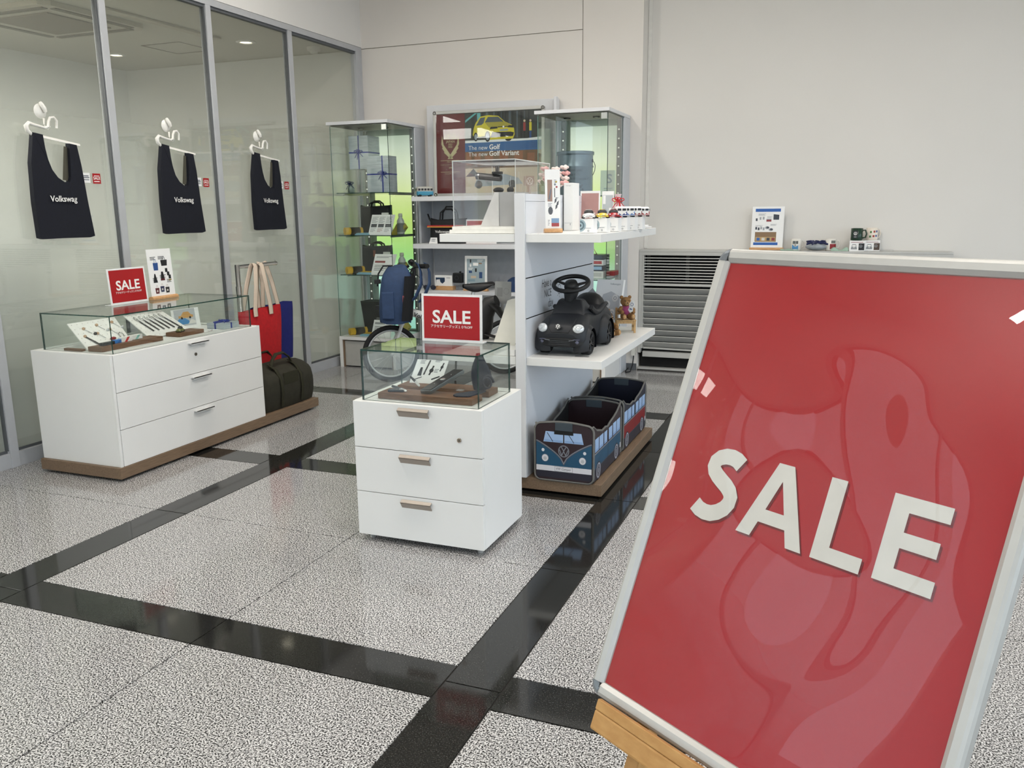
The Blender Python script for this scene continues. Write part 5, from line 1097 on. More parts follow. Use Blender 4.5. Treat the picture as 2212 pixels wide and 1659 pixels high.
P('bracket', MB().box(-1.77, -1.62, 4.02, 4.08, 1.634, 1.637), ACRYL, t); P('lower_knob', MB().ball((-1.655, 4.05, 1.515), (.03, .012, .014), 14).ball((-1.59, 4.05, 1.515), (.02, .012, .016), 12), BLACKP, t)
for i, y in enumerate((3.96, 4.05, 4.22, 4.33)): single('acrylic_sheet', pane(-1.59, -1.510, y, y+.003, e+.1655 if y < 4.14 else e, 1.60-.02*i, 'y'), [ACRYL, AEDGE], 'upright clear acrylic sheet, %s from the front in the acrylic case' % ('first', 'second', 'third', 'fourth')[i], 'acrylic sheet', 'acrylic sheets')
T = frame((-1.665, 4.44, 1.545), (1, 0, 0), (0, 0, 1)); m = MB().box(0, .062, 0, .052, -.004, 0, T=T); vw(m, .036, .024, .02, 1, T, .0006)
m.box(.02, .04, -.245, 0, -.004, 0, T=T); single('emblem_plaque', m, [ink('#a98c78'), ink('#e9dfd6')], 'brown plaque with a round white emblem behind the acrylic case', 'plaque')
t = thing('flower_vase', 'pink paper roses in a pale vase behind the acrylic case', 'flowers', (-1.60, 4.78, ZS))
P('vase', MB().lathe([(.0001, 0), (.03, .002), (.045, .06), (.04, .14), (.028, .20), (.034, .24)], 18, T=TR(-1.60, 4.78, ZS)), mat('pale_green_ceramic', '#cfd9c4', .3), t)
rr = random.Random(3)
for i in range(16):
    p = V((-1.60+rr.uniform(-.10, .10), 4.78+rr.uniform(-.07, .07), ZS+.25+rr.uniform(0, .11))); fl = MB()
    for k in range(9):
        a = k*2.4; r = .006+.0016*k; fl.ball(p+V((r*math.cos(a), r*math.sin(a), .006*math.sin(a*2)-.0008*k)), (.011, .011, .009), 7)
    P('rose', fl, mat('pale_pink_paper', '#e8d6d0', .8) if i % 4 else mat('pink_paper', '#e0aaa6', .8), t)
for i in range(6):
    a = i*1.1; P('leaf', MB().flat([(-.006, 0), (.006, 0), (.012, .03), (0, .05), (-.012, .03)], 0, TR(-1.60+.07*math.cos(a), 4.78+.06*math.sin(a), ZS+.25, a, .7)), mat('leaf_green', '#5d6b3a', .7), t)

# ---------------------------------------------------------------- lower left shelf
ZL = .6985
t = thing('tilted_display', 'pearl white tilted display lid beside the slumped black bag', 'display', (-1.6, 4.0, ZL)); T = frame((-1.70, 4.03, ZL), (1, 0, 0), (.20, .16, 1))
P('lid', MB().prism([(0, 0), (.145, 0), (.145, .285), (.05, .272), (.028, .262)], -.012, 0, 0, T), mat('pearl_white', '#dcdacf', .3, var=.03), t); P('emblem', MB().disc(.13, .035, .004, 0, T, .0006, 8).rect(.035, .012, .05, .016, 0, T, .0006), ink('#8a887e'), t)
P('foot', MB().box(-1.70, -1.555, 4.03, 4.12, ZL, ZL+.006), mat('pearl_white', '#dcdacf', .3), t)
single('white_tray', B(-1.62, -1.505, 3.87, 4.0, ZL, ZL+.03, b=.002), WHITE, 'small white tray in front of the pearl white display lid', 'tray')
single('paper_leaflet', MB().box(0, .105, 0, .125, -.003, 0, T=frame((-1.84, 4.42, .895), (1, -.12, 0), (0, .1, 1))).rect(.015, .04, .05, .09, 1, frame((-1.84, 4.42, .895), (1, -.12, 0), (0, .1, 1)), .0006).ring(.075, .07, .018, .002, 1, frame((-1.84, 4.42, .895), (1, -.12, 0), (0, .1, 1)), .0006).box(.04, .06, -.20, 0, -.003, -.001, T=frame((-1.84, 4.42, .895), (1, -.12, 0), (0, .1, 1))), [ink('#9c9d9c'), ink('#868786')], 'grey printed card on a stem behind the black shoulder bag', 'card')
t = thing('shoulder_bag', 'soft black leather shoulder bag slumped behind the small SALE sign', 'bag', (-1.82, 4.40, ZL)); LEA = mat('black_leather', '#0f0e0e', .5, var=.2, scale=40, bump=.15)
P('body', MB().tube([(-1.90, 4.36, ZL+.01), (-1.885, 4.36, ZL+.07), (-1.875, 4.36, ZL+.14), (-1.845, 4.37, ZL+.20), (-1.805, 4.37, ZL+.215)], [.045, .055, .052, .048, .035], 14), LEA, t)
P('flap', MB().tube([(-1.83, 4.35, ZL+.20), (-1.79, 4.35, ZL+.17), (-1.765, 4.35, ZL+.135), (-1.74, 4.36, ZL+.12)], [.035, .034, .028, .018], 12, flat=.5), LEA, t)
P('strap', MB().tube([(-1.86, 4.33, ZL+.03), (-1.80, 4.32, ZL+.02), (-1.77, 4.33, ZL+.01)], .018, 8, flat=.4), LEA, t); P('buckle', MB().box(-1.785, -1.765, 4.30, 4.305, ZL+.012, ZL+.02), CHROME, t)
# ---------------------------------------------------------------- wall shelf unit goods
t = thing('car_poster', 'framed yellow car poster with a dark red panel above the wall shelves', 'poster', (-2.99, 7.09, 1.537)); T = frame((-3.515, 7.062, 1.5375), (1, 0, 0), (0, .018, 1)); PW, PH = 1.06, .745
P('backing', MB().box(.01, PW-.01, .01, PH-.01, -.012, 0, T=T), mat('grey_backing', '#8a8a86', .6), t)
for a in ((.02, PW-.02, 0, .028), (.02, PW-.02, PH-.028, PH)): P('frame_rail', MB().box(a[0], a[1], a[2], a[3], -.013, .010, b=.005, T=T), ALUS, t)
for a in ((0, .028, .02, PH-.02), (PW-.028, PW, .02, PH-.02)): P('frame_rail', MB().box(*a, -.013, .010, b=.005, T=T), ALUS, t)
for x in (.016, PW-.016):
    for y in (.016, PH-.016): P('corner_cap', MB().cyl(T @ V((x, y, -.0125)), T @ V((x, y, .0108)), .0165, n=16), CHROME, t)
pc = ['#5f1417', '#2b2f2c', '#2f5f92', '#cf8a3a', '#c9b89a', '#c8bd2c', '#0e1114', '#8f9aa0', '#efeeea', '#5fa8a8', '#b6ac82', '#1f4478', '#dfe3e2', '#8a5a3c', '#8a2c2c', '#49545a', '#6f5238', '#9d9431']
m = MB(); q = .0012
m.rect(.028, .028, .31, PH-.028, 0, T, q); m.rect(.31, .47, PW-.028, PH-.028, 1, T, q); m.rect(.31, .385, PW-.028, .47, 2, T, q); m.rect(.31, .24, PW-.028, .385, 16, T, q); m.rect(.31, .028, PW-.028, .24, 4, T, q)
for i in range(14): x = .44+i*.036; m.rect(x, .49, x+.006+.008*(i % 3), PH-.03, (15, 6)[i % 2], T, q*1.2)
for x0, x1, y0, y1 in ((.32, .37, .27, .38), (.40, .46, .28, .37), (.50, .58, .26, .35), (.64, .72, .29, .38), (.78, .86, .30, .38), (.90, .97, .27, .36)): m.rect(x0, y0, x1, y1, 3 if int(x0*100) % 2 else 13, T, q*1.3)
m.flat([(.315, .655), (.405, .712), (.43, .712), (.315, .635)], 9, T, q*1.4); m.rect(.43, .60, .462, .712, 9, T, q*1.4)
m.flat([(.312, .482), (.9, .482), (PW-.03, .492), (PW-.03, .466), (.312, .460)], 12, T, q*1.3)
for i in range(5): m.flat([(.60+.03*i, .395+.012*i), (PW-.03, .405+.010*i), (PW-.03, .408+.010*i)], 11, T, q*1.4)
# yellow hatchback seen from the front quarter
Y_ = lambda pts, k, z: m.flat([(.34+x*1.02, .425+y) for x, y in pts], k, T, q*z)
Y_([(.045, .105), (.055, .16), (.075, .205), (.12, .255), (.19, .265), (.285, .255), (.345, .205), (.41, .175), (.43, .145), (.435, .095), (.42, .06), (.20, .055), (.16, .09), (.06, .08)], 5, 1.8)
Y_([(.16, .205), (.19, .25), (.285, .248), (.335, .205)], 15, 2.0); Y_([(.078, .18), (.12, .245), (.165, .25), (.15, .2), (.13, .185)], 15, 2.0)
Y_([(.16, .205), (.34, .205), (.41, .172), (.28, .155), (.2, .16)], 17, 2.0)
Y_([(.205, .145), (.28, .15), (.275, .165), (.215, .165)], 6, 2.2); Y_([(.37, .155), (.425, .15), (.42, .17), (.38, .172)], 6, 2.2); Y_([(.28, .158), (.38, .16), (.38, .167), (.28, .165)], 6, 2.2)
Y_([(.21, .075), (.42, .08), (.43, .11), (.40, .118), (.23, .12)], 6, 2.2); Y_([(.30, .125), (.375, .128), (.375, .143), (.30, .141)], 7, 2.4)
for x, y, r in ((.075, .085, .028), (.185, .085, .034)): m.disc(.34+x*1.02, .425+y, r*.75, 6, T, q*2.4, 18, r*1.35); m.disc(.34+x*1.02, .425+y, r*.5, 7, T, q*2.6, 14, r*.9)
m.disc(.34+.385, .425+.058, .03, 6, T, q*1.6, 14, .018); m.disc(.34+.34, .425+.162, .009, 12, T, q*2.8, 12)
for x, c1, c2 in ((.875, 14, 6), (.93, 5, 11)): m.rect(x-.011, .545, x+.011, .615, c1, T, q*1.8); m.rect(x-.009, .485, x+.009, .545, c2, T, q*1.8); m.disc(x, .628, .010, 4, T, q*1.9, 10)
# laurel emblem
for s in (-1, 1):
    c = .165
    m.flat([(c+s*-.028, .33), (c+s*.066, .455), (c+s*.080, .535), (c+s*.088, .46), (c+s*.074, .43), (c+s*.082, .425), (c+s*.058, .392), (c+s*.064, .386), (c+s*.0, .33)], 10, T, q*1.8)
for st, y, sz in (('CAR OF', .512, .030), ('THE YEAR', .485, .030), ('JAPAN', .458, .030), ('2021', .436, .022), ('2022', .415, .022), ('2021-2022', .288, .016), ('インポート・カー・オブ・ザ・イヤー', .262, .012), ('受賞', .235, .016)): m.text(st, sz, T, 10, .165, y+.012, q*2.4, off=.004)
m.rect(.065, .315, .252, .318, 10, T, q*1.6); m.rect(.065, .215, .252, .218, 10, T, q*1.6); m.rect(.105, .2, .21, .202, 10, T, q*1.6)
for y, w2 in ((.400, 'Golf'), (.345, 'Golf Variant')):
    m.text('The new', .052, T, 12, .345, y, q*3.2, off=-.004, al='L'); m.text(w2, .060, T, 8, .545, y, q*3.2, off=.016, al='L', sx=.95)
m.flat([(.40, .10), (.43, .17), (.53, .19), (.70, .185), (.82, .15), (.86, .10), (.40, .08)], 7, T, q*1.8); m.disc(.44, .10, .035, 6, T, q*2, 14); m.disc(.76, .10, .035, 6, T, q*2, 14); m.flat([(.315, .17), (.39, .24), (.45, .17)], 1, T, q*1.6)
P('print', m, [ink(c, .3) for c in pc], t); P('cover_sheet', MB().rect(.027, .027, PW-.027, PH-.027, 0, T, .0058), GLASS, t)
mini_bus('toy_bus', 'light blue and white toy bus on the top wall shelf', TR(-3.515, 6.86, 1.5375, -.9), 1.55, ink('#b9b8b0'), ink('#4f9ab8', .3))
BAGK = mat('black_bag_fabric', '#101114', .7, var=.2, scale=60, bump=.1)
def handbag(label, x0, x1, y, z, h, d, mt, hm, hh, tag_c=None, flare=.0, name='handbag', group=None):
    t = thing(name, label, 'bag', ((x0+x1)/2, y, z), group=group); xc = (x0+x1)/2; w = (x1-x0)/2; rings = []
    for k in range(7):
        v = k/6; f = 1+flare*v; dd = d*(1-.45*v**2); ring = []
        for i in range(24):
            a = 2*PI*i/24; c, s = math.cos(a), math.sin(a); ring.append((xc+w*f*math.copysign(abs(c)**.35, c), y+dd/2*math.copysign(abs(s)**.5, s), z+h*v+(.02*abs(c)**6 if k == 6 else 0)))
        rings.append(ring)
    m = cloth_box(MB(), rings); m.add(rings[0], [list(range(24))[::-1]]); m.add(rings[-1], [list(range(24))]); P('body', m, mt, t)
    for s in (-1, 1): P('handle', MB().tube([(xc-w*.45, y+s*d*.18, z+h*.93), (xc-w*.40, y+s*d*.16, z+h+hh*.55), (xc-w*.18, y+s*d*.12, z+h+hh*(.98 if s > 0 else .8)), (xc+w*.2, y+s*d*.12, z+h+hh*(.98 if s > 0 else .8)), (xc+w*.42, y+s*d*.16, z+h+hh*.55), (xc+w*.47, y+s*d*.18, z+h*.93)], .008, 8), hm, t)
    if tag_c: P('label_tab', MB().box(xc-.012, xc+.012, y-d*.44, y-d*.42, z+h*.62, z+h*.88), ink(tag_c), t)
    return t
t = handbag('black sports bag with red and gold stripes on the middle wall shelf', -3.50, -3.15, 6.95, 1.124, .205, .14, BAGK, BLACKP, .12, name='sports_bag')
P('stripe', MB().box(-3.506, -3.146, 6.872, 6.876, 1.124+.150, 1.124+.162), ink('#b0272a'), t); P('stripe', MB().box(-3.506, -3.146, 6.871, 6.8755, 1.124+.142, 1.124+.150), ink('#d8a347'), t)
P('lettering', MB().text('Volkswagen', .032, frame((-3.35, 6.871, 1.124+.095), (1, 0, 0), (0, 0, 1)), 0, 0, 0, .0005, off=.01), W_INK, t); P('side_loop', MB().tube([(-3.49, 6.95, 1.30), (-3.52, 6.95, 1.34), (-3.535, 6.95, 1.385)], .014, 8, flat=.4), BLACKP, t)
single('price_card', MB().prism([(0, 0), (.085, 0), (.075, .055), (.012, .055)], 0, .002, 0, frame((-3.475, 6.84, 1.1238), (1, 0, 0), (0, .25, 1))).rect(.025, .038, .065, .043, 1, frame((-3.475, 6.837, 1.1238), (1, 0, 0), (0, .25, 1)), .003).rect(.025, .022, .06, .027, 1, frame((-3.475, 6.837, 1.1238), (1, 0, 0), (0, .25, 1)), .003), [PAPER, ink('#9a9da6')], 'white price card before the sports bag on the middle wall shelf', 'price card')
leaflet_stand('sale_sign', 'red sign in a white frame beside the sports bag on the middle wall shelf', frame((-3.155, 6.93, 1.1238), (1, 0, 0), (0, .05, 1)), .297, .21, lambda m, T: m.rect(.012, .012, .285, .198, 0, T, .0006).text('SALE', .07, T, 1, .15, .09, .001, off=.02), [REDP, W_INK], 'sign', None)
single('wood_block', B(-3.445, -3.262, 6.86, 6.93, .7088, .745, b=.002), BEECHX, 'beech block under the sunglasses carton on the lowest wall shelf', 'wood block')
t = thing('sunglasses_box', 'white sunglasses carton standing on the beech block', 'carton box', (-3.35, 6.9, .745)); P('carton', B(-3.445, -3.272, 6.875, 6.905, .7455, .84), PAPER, t)
T = frame((-3.445, 6.8745, .7455), (1, 0, 0), (0, 0, 1)); P('print', MB().flat([(.008, .075), (.10, .075), (.10, .04), (.075, .02), (.055, .035), (.05, .06), (.015, .055), (.012, .02)], 0, T, .0004).rect(.115, .07, .155, .075, 1, T, .0004), [ink('#1c3350'), ink('#8a8d92')], t)
t = thing('sunglasses', 'dark lens sunglasses lying on the lowest wall shelf', 'sunglasses', (-3.48, 6.84, .709)); GLK = mat('smoked_lens', '#2c2f3c', .15)
for s in (-1, 1): P('lens', MB().ball((-3.48+s*.036, 6.835, .733), (.029, .003, .022), 16), GLK, t); P('temple', MB().tube([(-3.48+s*.066, 6.836, .745), (-3.48+s*.064, 6.96, .742), (-3.48+s*.06, 6.975, .722)], .0025, 6), BLACKP, t)
P('bridge', MB().tube([(-3.49, 6.835, .742), (-3.48, 6.833, .745), (-3.47, 6.835, .742)], .003, 6), BLACKP, t)
t = thing('black_pouch', 'square black camera pouch beside the sunglasses carton', 'pouch', (-3.215, 6.9, .745)); P('body', MB().box(-3.265, -3.175, 6.87, 6.92, .775, .865, b=.008), BLACKP, t); P('tab', MB().box(-3.205, -3.19, 6.88, 6.9, .866, .878, b=.002), BLACKP, t); P('ring', MB().ring(.04, .045, .02, .004, 0, frame((-3.265, 6.8695, .775), (1, 0, 0), (0, 0, 1)), .0006), mat('dark_grey_trim', '#3a3d42', .4), t)
P('stand', B(-3.255, -3.185, 6.88, 6.915, .7088, .7745), ACRYL, t)
def d_acc(m, T):
    m.rect(.02, .022, .195, .27, 0, T, .0006)
    for x, y, w, h, k in ((.05, .235, .012, .03, 1), (.048, .2, .016, .022, 2), (.08, .21, .05, .026, 2), (.135, .225, .03, .01, 3), (.10, .155, .016, .032, 1), (.04, .145, .03, .02, 4), (.14, .10, .03, .055, 4), (.06, .10, .05, .02, 5), (.03, .07, .07, .02, 6)): m.rect(x, y, x+w, y+h, k, T, .001)
    m.disc(.045, .045, .011, 2, T, .0012); m.disc(.105, .045, .011, 2, T, .0012); lines(m, T, .12, .262, .06, .02, 2, 2, .0012); lines(m, T, .035, .19, .045, .02, 2, 2, .0012)
leaflet_stand('accessory_leaflet', 'white framed leaflet of watches and accessories on the lowest wall shelf', frame((-3.148, 6.875, .7215), (1, 0, 0), (0, .05, 1)), .216, .296, d_acc, [ink('#9aaab0'), K_INK, W_INK, ink('#8a6a4a'), ink('#2d4a75'), ink('#c9b8a0'), ink('#7f98a2')], 'leaflet stand', BEECHX, .02)
t = thing('peaked_cap', 'dark blue peaked cap on the lowest wall shelf', 'cap', (-2.70, 6.95, .709)); CAPB = mat('dark_blue_cotton', '#22395e', .9, var=.1, scale=80)
P('crown', MB().lathe([(.10, 0), (.098, .05), (.08, .095), (.045, .12), (.0001, .128)], 22, T=TR(-2.68, 6.96, .709)), CAPB, t); P('peak', MB().grid(lambda u, v: (-2.75-.09*v*math.sin(PI*u), 6.96-.07+.14*u, .725+.04*(1-v)*math.sin(PI*u)+.006*v), 12, 4), CAPB, t)

# ---------------------------------------------------------------- left glass cabinet
gift('gift_box', 'upper silver gift box with blue bow on a clear stand in the gift box cabinet', TR(-4.125, 6.88, 1.787), .20, .20, .29, 'y', u=.0)
gift('gift_box', 'lower silver gift box with blue bow on the top shelf of the gift box cabinet', TR(-3.905, 6.80, 1.5785), .225, .14, .315, 'y', u=.045)
single('clear_stand', MB().box(-4.215, -4.035, 6.80, 6.804, 1.5785, 1.783).box(-4.215, -4.035, 6.96, 6.964, 1.5785, 1.783).box(-4.215, -4.035, 6.80, 6.964, 1.7835, 1.7865), ACRYL, 'clear acrylic stand under the upper gift box', 'stand')
t = thing('ribbon_pouch', 'tiny pouch with a dark blue bow in the gift box cabinet', 'pouch', (-4.20, 6.75, 1.579)); P('pouch', MB().lathe([(.0001, 0), (.032, .0), (.03, .05), (.01, .075), (.022, .09)], 12, T=TR(-4.20, 6.75, 1.5785)), mat('smoky_cellophane', '#8c9a90', .3), t); P('bow', bow(MB(), TR(-4.20, 6.728, 1.655, 0, PI/2), .045), mat('dark_blue_ribbon', '#1a2250', .5), t)
YEL = mat('yellow_cloth', '#c9a22a', .9, var=.1, scale=60); LBL = mat('light_blue_cloth', '#8fbdcf', .9, var=.06, scale=60); SPG = mat('yellow_sponge', '#b7a83a', .95, var=.12, scale=80, bump=.3)
def cleaning(z, where, full=True, dx=0.):
    t = thing('cloth_roll', 'yellow rolled cloth in a dark band %s' % where, 'cloth roll', (-4.20, 6.72, z), group='yellow cloth rolls'); a = V((-4.235+dx, 6.66, z+.0335)); b = V((-4.14+dx, 6.80, z+.0335))
    P('roll', MB().cyl(a, b, .033, n=20), YEL, t); P('band', MB().cyl(a.lerp(b, .3), a.lerp(b, .85), .0336, n=20), ink('#3a352a'), t)
    o = single('folded_cloth', MB().box(-4.12+dx, -3.98+dx, 6.64, 6.78, z+.0005, z+.010, b=.004).box(-4.11+dx, -3.99+dx, 6.645, 6.75, z+.0105, z+.018, b=.004), LBL, 'light blue folded cloth %s' % where, 'cloth', 'light blue cloths')
    if full:
        single('yellow_cloth', MB().box(-4.10+dx, -3.98+dx, 6.68, 6.77, z+.0185, z+.023, b=.002), YEL, 'flat yellow cloth %s' % where, 'cloth', 'flat yellow cloths')
    single('cleaning_sponge', MB().prism([(0, 0), (.10, 0), (.15, .06), (.12, .10), (.06, .09)], 0, .06, 0, frame((-3.89, 6.95, z+.0005), (1, 0, 0), (0, 0, 1))), SPG, 'yellow angled sponge %s' % where, 'sponge', 'yellow sponges')
cleaning(1.205, 'on the second shelf of the gift box cabinet', False); cleaning(.852, 'on the third shelf of the gift box cabinet'); cleaning(.2855, 'on the bottom of the gift box cabinet')
handbag('black tote handbag with two handles on the second shelf of the gift box cabinet', -4.20, -3.91, 6.93, 1.206, .245, .14, BAGK, BLACKP, .055, flare=.08, group='dark handbags in the gift box cabinet')
handbag('navy black handbag with orange tab on the third shelf of the gift box cabinet', -4.20, -3.92, 6.93, .853, .235, .14, mat('navy_black_fabric', '#10151f', .8, var=.15, scale=60), BLACKP, .045, '#7a3a24', .08, group='dark handbags in the gift box cabinet')
t = thing('black_bin_bag', 'tall black tapered bag on the bottom of the gift box cabinet', 'bag', (-4.1, 6.93, .286)); P('body', MB().add([(x, y, z) for x, y, z in ((-4.185, 6.86, .2865), (-4.02, 6.86, .2865), (-4.02, 7.0, .2865), (-4.185, 7.0, .2865), (-4.22, 6.85, .58), (-3.985, 6.85, .58), (-3.985, 7.01, .58), (-4.22, 7.01, .58))], [(0, 1, 5, 4), (1, 2, 6, 5), (2, 3, 7, 6), (3, 0, 4, 7), (3, 2, 1, 0), (4, 5, 6, 7)]), BLACKF, t); P('rim', MB().tube([(-4.22, 6.85, .582), (-3.985, 6.85, .582), (-3.985, 7.01, .582), (-4.22, 7.01, .582)], .004, 6, closed=True), BLACKP, t)
BOTW = mat('white_bottle_plastic', '#dfe0dc', .35)
def bottles(z, where):
    t = thing('spray_bottle', 'white trigger spray bottle %s' % where, 'spray bottle', (-3.90, 6.84, z), group='spray bottles'); T = TR(-3.90, 6.84, z+.0005)
    P('bottle', MB().lathe([(.0001, 0), (.03, 0), (.032, .01), (.032, .11), (.012, .145), (.012, .16)], 18, T=T), BOTW, t); P('trigger_head', MB().box(-.045, .02, -.011, .011, .16, .195, b=.004, T=T).tube([(-.03, 0, .16), (-.036, 0, .135), (-.03, 0, .12)], .004, 6, T=T), BOTW, t)
    t = thing('care_bottle', 'pale grey cleaner bottle %s' % where, 'bottle', (-3.79, 6.90, z), group='cleaner bottles'); T = TR(-3.79, 6.90, z+.0005)
    P('bottle', MB().lathe([(.0001, 0), (.032, 0), (.034, .01), (.034, .12), (.018, .148), (.016, .155)], 18, T=T), mat('pale_grey_bottle', '#b9beb6', .35), t); P('cap', MB().lathe([(.017, .1555), (.02, .158), (.018, .185), (.0001, .188)], 16, T=T), mat('translucent_cap', '#c6cbb8', .3), t); P('label_print', MB().lathe([(.0343, .02), (.0343, .10)], 18, T=T), ink('#6f746c'), t)
bottles(1.205, 'on the second shelf of the gift box cabinet'); bottles(.852, 'on the third shelf of the gift box cabinet')
def d_news(m, T):
    for i in range(3):
        x = .012+i*.072; lines(m, T, x, .165, .06, .06, 1, 6); m.rect(x, .07, x+.058, .10, 0, T, .0006); lines(m, T, x, .062, .055, .04, 1+i % 2, 4)
leaflet_stand('leaflet', 'white three column leaflet leaning on the second shelf of the gift box cabinet', frame((-3.995, 6.665, 1.206), (1, 0, 0), (.12, .28, 1)), .235, .185, d_news, [ink('#4b4e50'), ink('#a9abaa'), ink('#b09088')], 'leaflet', None)
def d_red(m, T): lines(m, T, .02, .17, .16, .02, 1, 2); m.rect(.015, .11, .12, .128, 0, T, .0006); lines(m, T, .02, .09, .17, .06, 1, 4)
leaflet_stand('leaflet', 'white leaflet with a red bar on the third shelf of the gift box cabinet', frame((-3.985, 6.665, .8525), (1, 0, 0), (.14, .28, 1)), .22, .19, d_red, [ink('#8d3a3a'), ink('#8a8d8c')], 'leaflet', None)
leaflet_stand('leaflet', 'white leaflet on the bottom of the gift box cabinet behind the bicycle wheel', frame((-4.03, 6.70, .286), (1, 0, 0), (.12, .25, 1)), .2, .15, d_red, [ink('#9a9d9c'), ink('#8a8d8c')], 'leaflet', None)

# ---------------------------------------------------------------- right glass cabinet
PAIL = mat('slate_grey_tin', '#5d6d76', .35, .45, var=.04, scale=4)
t = thing('oil_pail', 'slate grey engine oil pail on the upper shelf of the oil pail cabinet', 'oil pail', (-2.115, 6.86, 1.521)); T = TR(-2.115, 6.86, 1.521)
P('body', MB().lathe([(.0001, 0), (.142, .0), (.145, .006), (.145, .225), (.151, .232), (.151, .238), (.146, .244), (.147, .325)], 36, T=T), PAIL, t)
P('lid', MB().lathe([(.147, .325), (.154, .328), (.156, .350), (.150, .356), (.14, .35), (.0001, .349)], 36, T=T), PAIL, t)
P('handle', MB().tube([(.148, -.02, .27), (.165, -.02, .27), (.175, -.02, .24), (.172, -.02, .2), (.155, -.02, .165)], .0028, 6, T=T).ball((.152, -.02, .28), (.008, .012, .014), 10, T=T), BLACKP, t)
m = MB(); Tp = frame((0, 0, 0), (1, 0, 0), (0, 0, 1))
def wrap(st, size, x, z, off):
    vs, fs = txtmesh(st, off); xs = [v.x for v in vs]; r = .1456
    out = []
    for v in vs: a = -PI/2+(x+(v.x-min(xs))*size)/r; out.append((r*math.cos(a), r*math.sin(a), z+v.y*size))
    m.add(out, fs, 0, False, T)
for st, s, z, o in (('Volkswagen', .034, .195, .01), ('Engine Oil', .034, .160, .01), ('VW 508 00 LongLife IV', .024, .128, .01), ('0W-20', .026, .100, .01)): wrap(st, s, -.062, z, o)
for a in range(16): x = .03+a*.004; an = -PI/2+x/.1456; m.ball((.1452*math.cos(an), .1452*math.sin(an), .105), (.002, .001, .002), 5, 0, T)
for x, z, r in ((.035, .055, .022), (.085, .07, .012), (.105, .05, .01), (.10, .085, .007)):
    an = -PI/2+x/.1456; c = V((.1457*math.cos(an), .1457*math.sin(an), z)); Tn = T @ frame(c, (-math.sin(an), math.cos(an), 0), (0, 0, 1))
    (m.ring(0, 0, r, r*.18, 0, Tn, .0006) if r > .02 else m.disc(0, 0, r, 0, Tn, .0006, 12))
P('lettering', m, ink('#1a2229'), t)
T = frame((-1.885, 6.80, 1.5205), (1, 0, 0), (0, .06, 1)); m = MB().box(0, .125, 0, .20, -.003, 0, T=T).text('S', .10, T, 1, .075, .10, .0006, off=.02).rect(.03, .055, .1, .06, 1, T, .0006).rect(.03, .04, .09, .044, 1, T, .0006)
single('sign_card', m, [ink('#c6d6c4'), ink('#6f8a98')], 'pale green card with a large S beside the oil pail', 'card')
z = .853
for nm, h, c, c2, lb in (('white_carton', .058, '#d9dad6', '#b9bbb8', 'white bottom carton of the small stack in the oil pail cabinet'), ('photo_carton', .048, '#1a2233', '#8fb0cf', 'dark carton with a photo in the stack of the oil pail cabinet'), ('light_carton', .045, '#d5d8d8', '#a53238', 'light carton with a red triangle mark in the oil pail cabinet'), ('dark_carton', .040, '#1f2838', '#39455a', 'dark top carton of the small stack in the oil pail cabinet')):
    m = MB().box(-2.10, -1.838, 6.75, 6.95, z, z+h-.0005, b=.001).rect(.15, h*.25, .22, h*.8, 1, frame((-2.07, 6.7496, z), (1, 0, 0), (0, 0, 1)), .0004); single(nm, m, [ink(c), ink(c2)], lb, 'carton box', 'cartons in the oil pail cabinet'); z += h
t = thing('warning_triangle', 'red reflective warning triangle on the cartons in the oil pail cabinet', 'warning triangle', (-1.95, 6.85, z)); q = [(-2.02, 6.80, z+.002), (-1.905, 6.80, z+.002), (-1.963, 6.80, z+.095)]; P('frame', MB().tube(q, .007, 6, closed=True), ink('#c3202a', .3), t)
t = thing('red_case', 'dark red first aid case on a low rack in the oil pail cabinet', 'case', (-1.79, 6.9, .853)); P('case', B(-1.82, -1.745, 6.76, 6.90, .874, .912, b=.006), ink('#7d1a1e'), t); P('rack', MB().box(-1.82, -1.75, 6.76, 6.764, .8525, .873).box(-1.82, -1.75, 6.89, 6.894, .8525, .873), CHROME, t)

# ---------------------------------------------------------------- on the louvred cabinet
ZH = 1.0645
def d_blue(m, T):
    m.rect(.025, .30, .225, .325, 0, T, .0006); m.rect(.02, .028, .215, .05, 0, T, .0006); m.rect(.03, .055, .2, .135, 1, T, .0006); m.rect(.035, .06, .195, .095, 2, T, .0009)
    for x, k in ((.045, 0), (.085, 3), (.125, 5), (.165, 4)): m.rect(x, .065, x+.025, .088, k, T, .0012)
    m.flat([(.17, .235), (.215, .235), (.215, .275), (.17, .28)], 5, T, .0006); m.rect(.115, .22, .155, .235, 4, T, .0006); m.rect(.115, .235, .155, .243, 6, T, .0006)
    for x, y in ((.03, .225), (.06, .235), (.085, .237), (.03, .155), (.05, .15), (.07, .157), (.09, .15)): m.rect(x, y, x+.014, y+.022, 5 if x < .06 else 6, T, .0006)
    for x, y in ((.125, .17), (.155, .155)): m.disc(x, y, .018, 6, T, .0006, 12, .012); m.disc(x+.004, y+.002, .012, 5, T, .0008, 10, .008)
    lines(m, T, .05, .285, .06, .02, 6, 3); lines(m, T, .12, .262, .04, .014, 6, 3); lines(m, T, .03, .19, .06, .01, 6, 2); lines(m, T, .15, .2, .05, .016, 6, 3)
leaflet_stand('leaflet_stand', 'white leaflet with blue bars in a wooden foot on the louvred cabinet', frame((-.735, 7.37, ZH+.013), (1, 0, 0), (.01, .03, 1)), .255, .342, d_blue, [ink('#2f62ad'), ink('#8a6f52'), ink('#b99a68'), ink('#d8d4cc'), ink('#8f3a3c'), ink('#3c424c'), ink('#a4a7ac')])
CER = mat('white_ceramic', '#e6e3da', .25, var=.02)
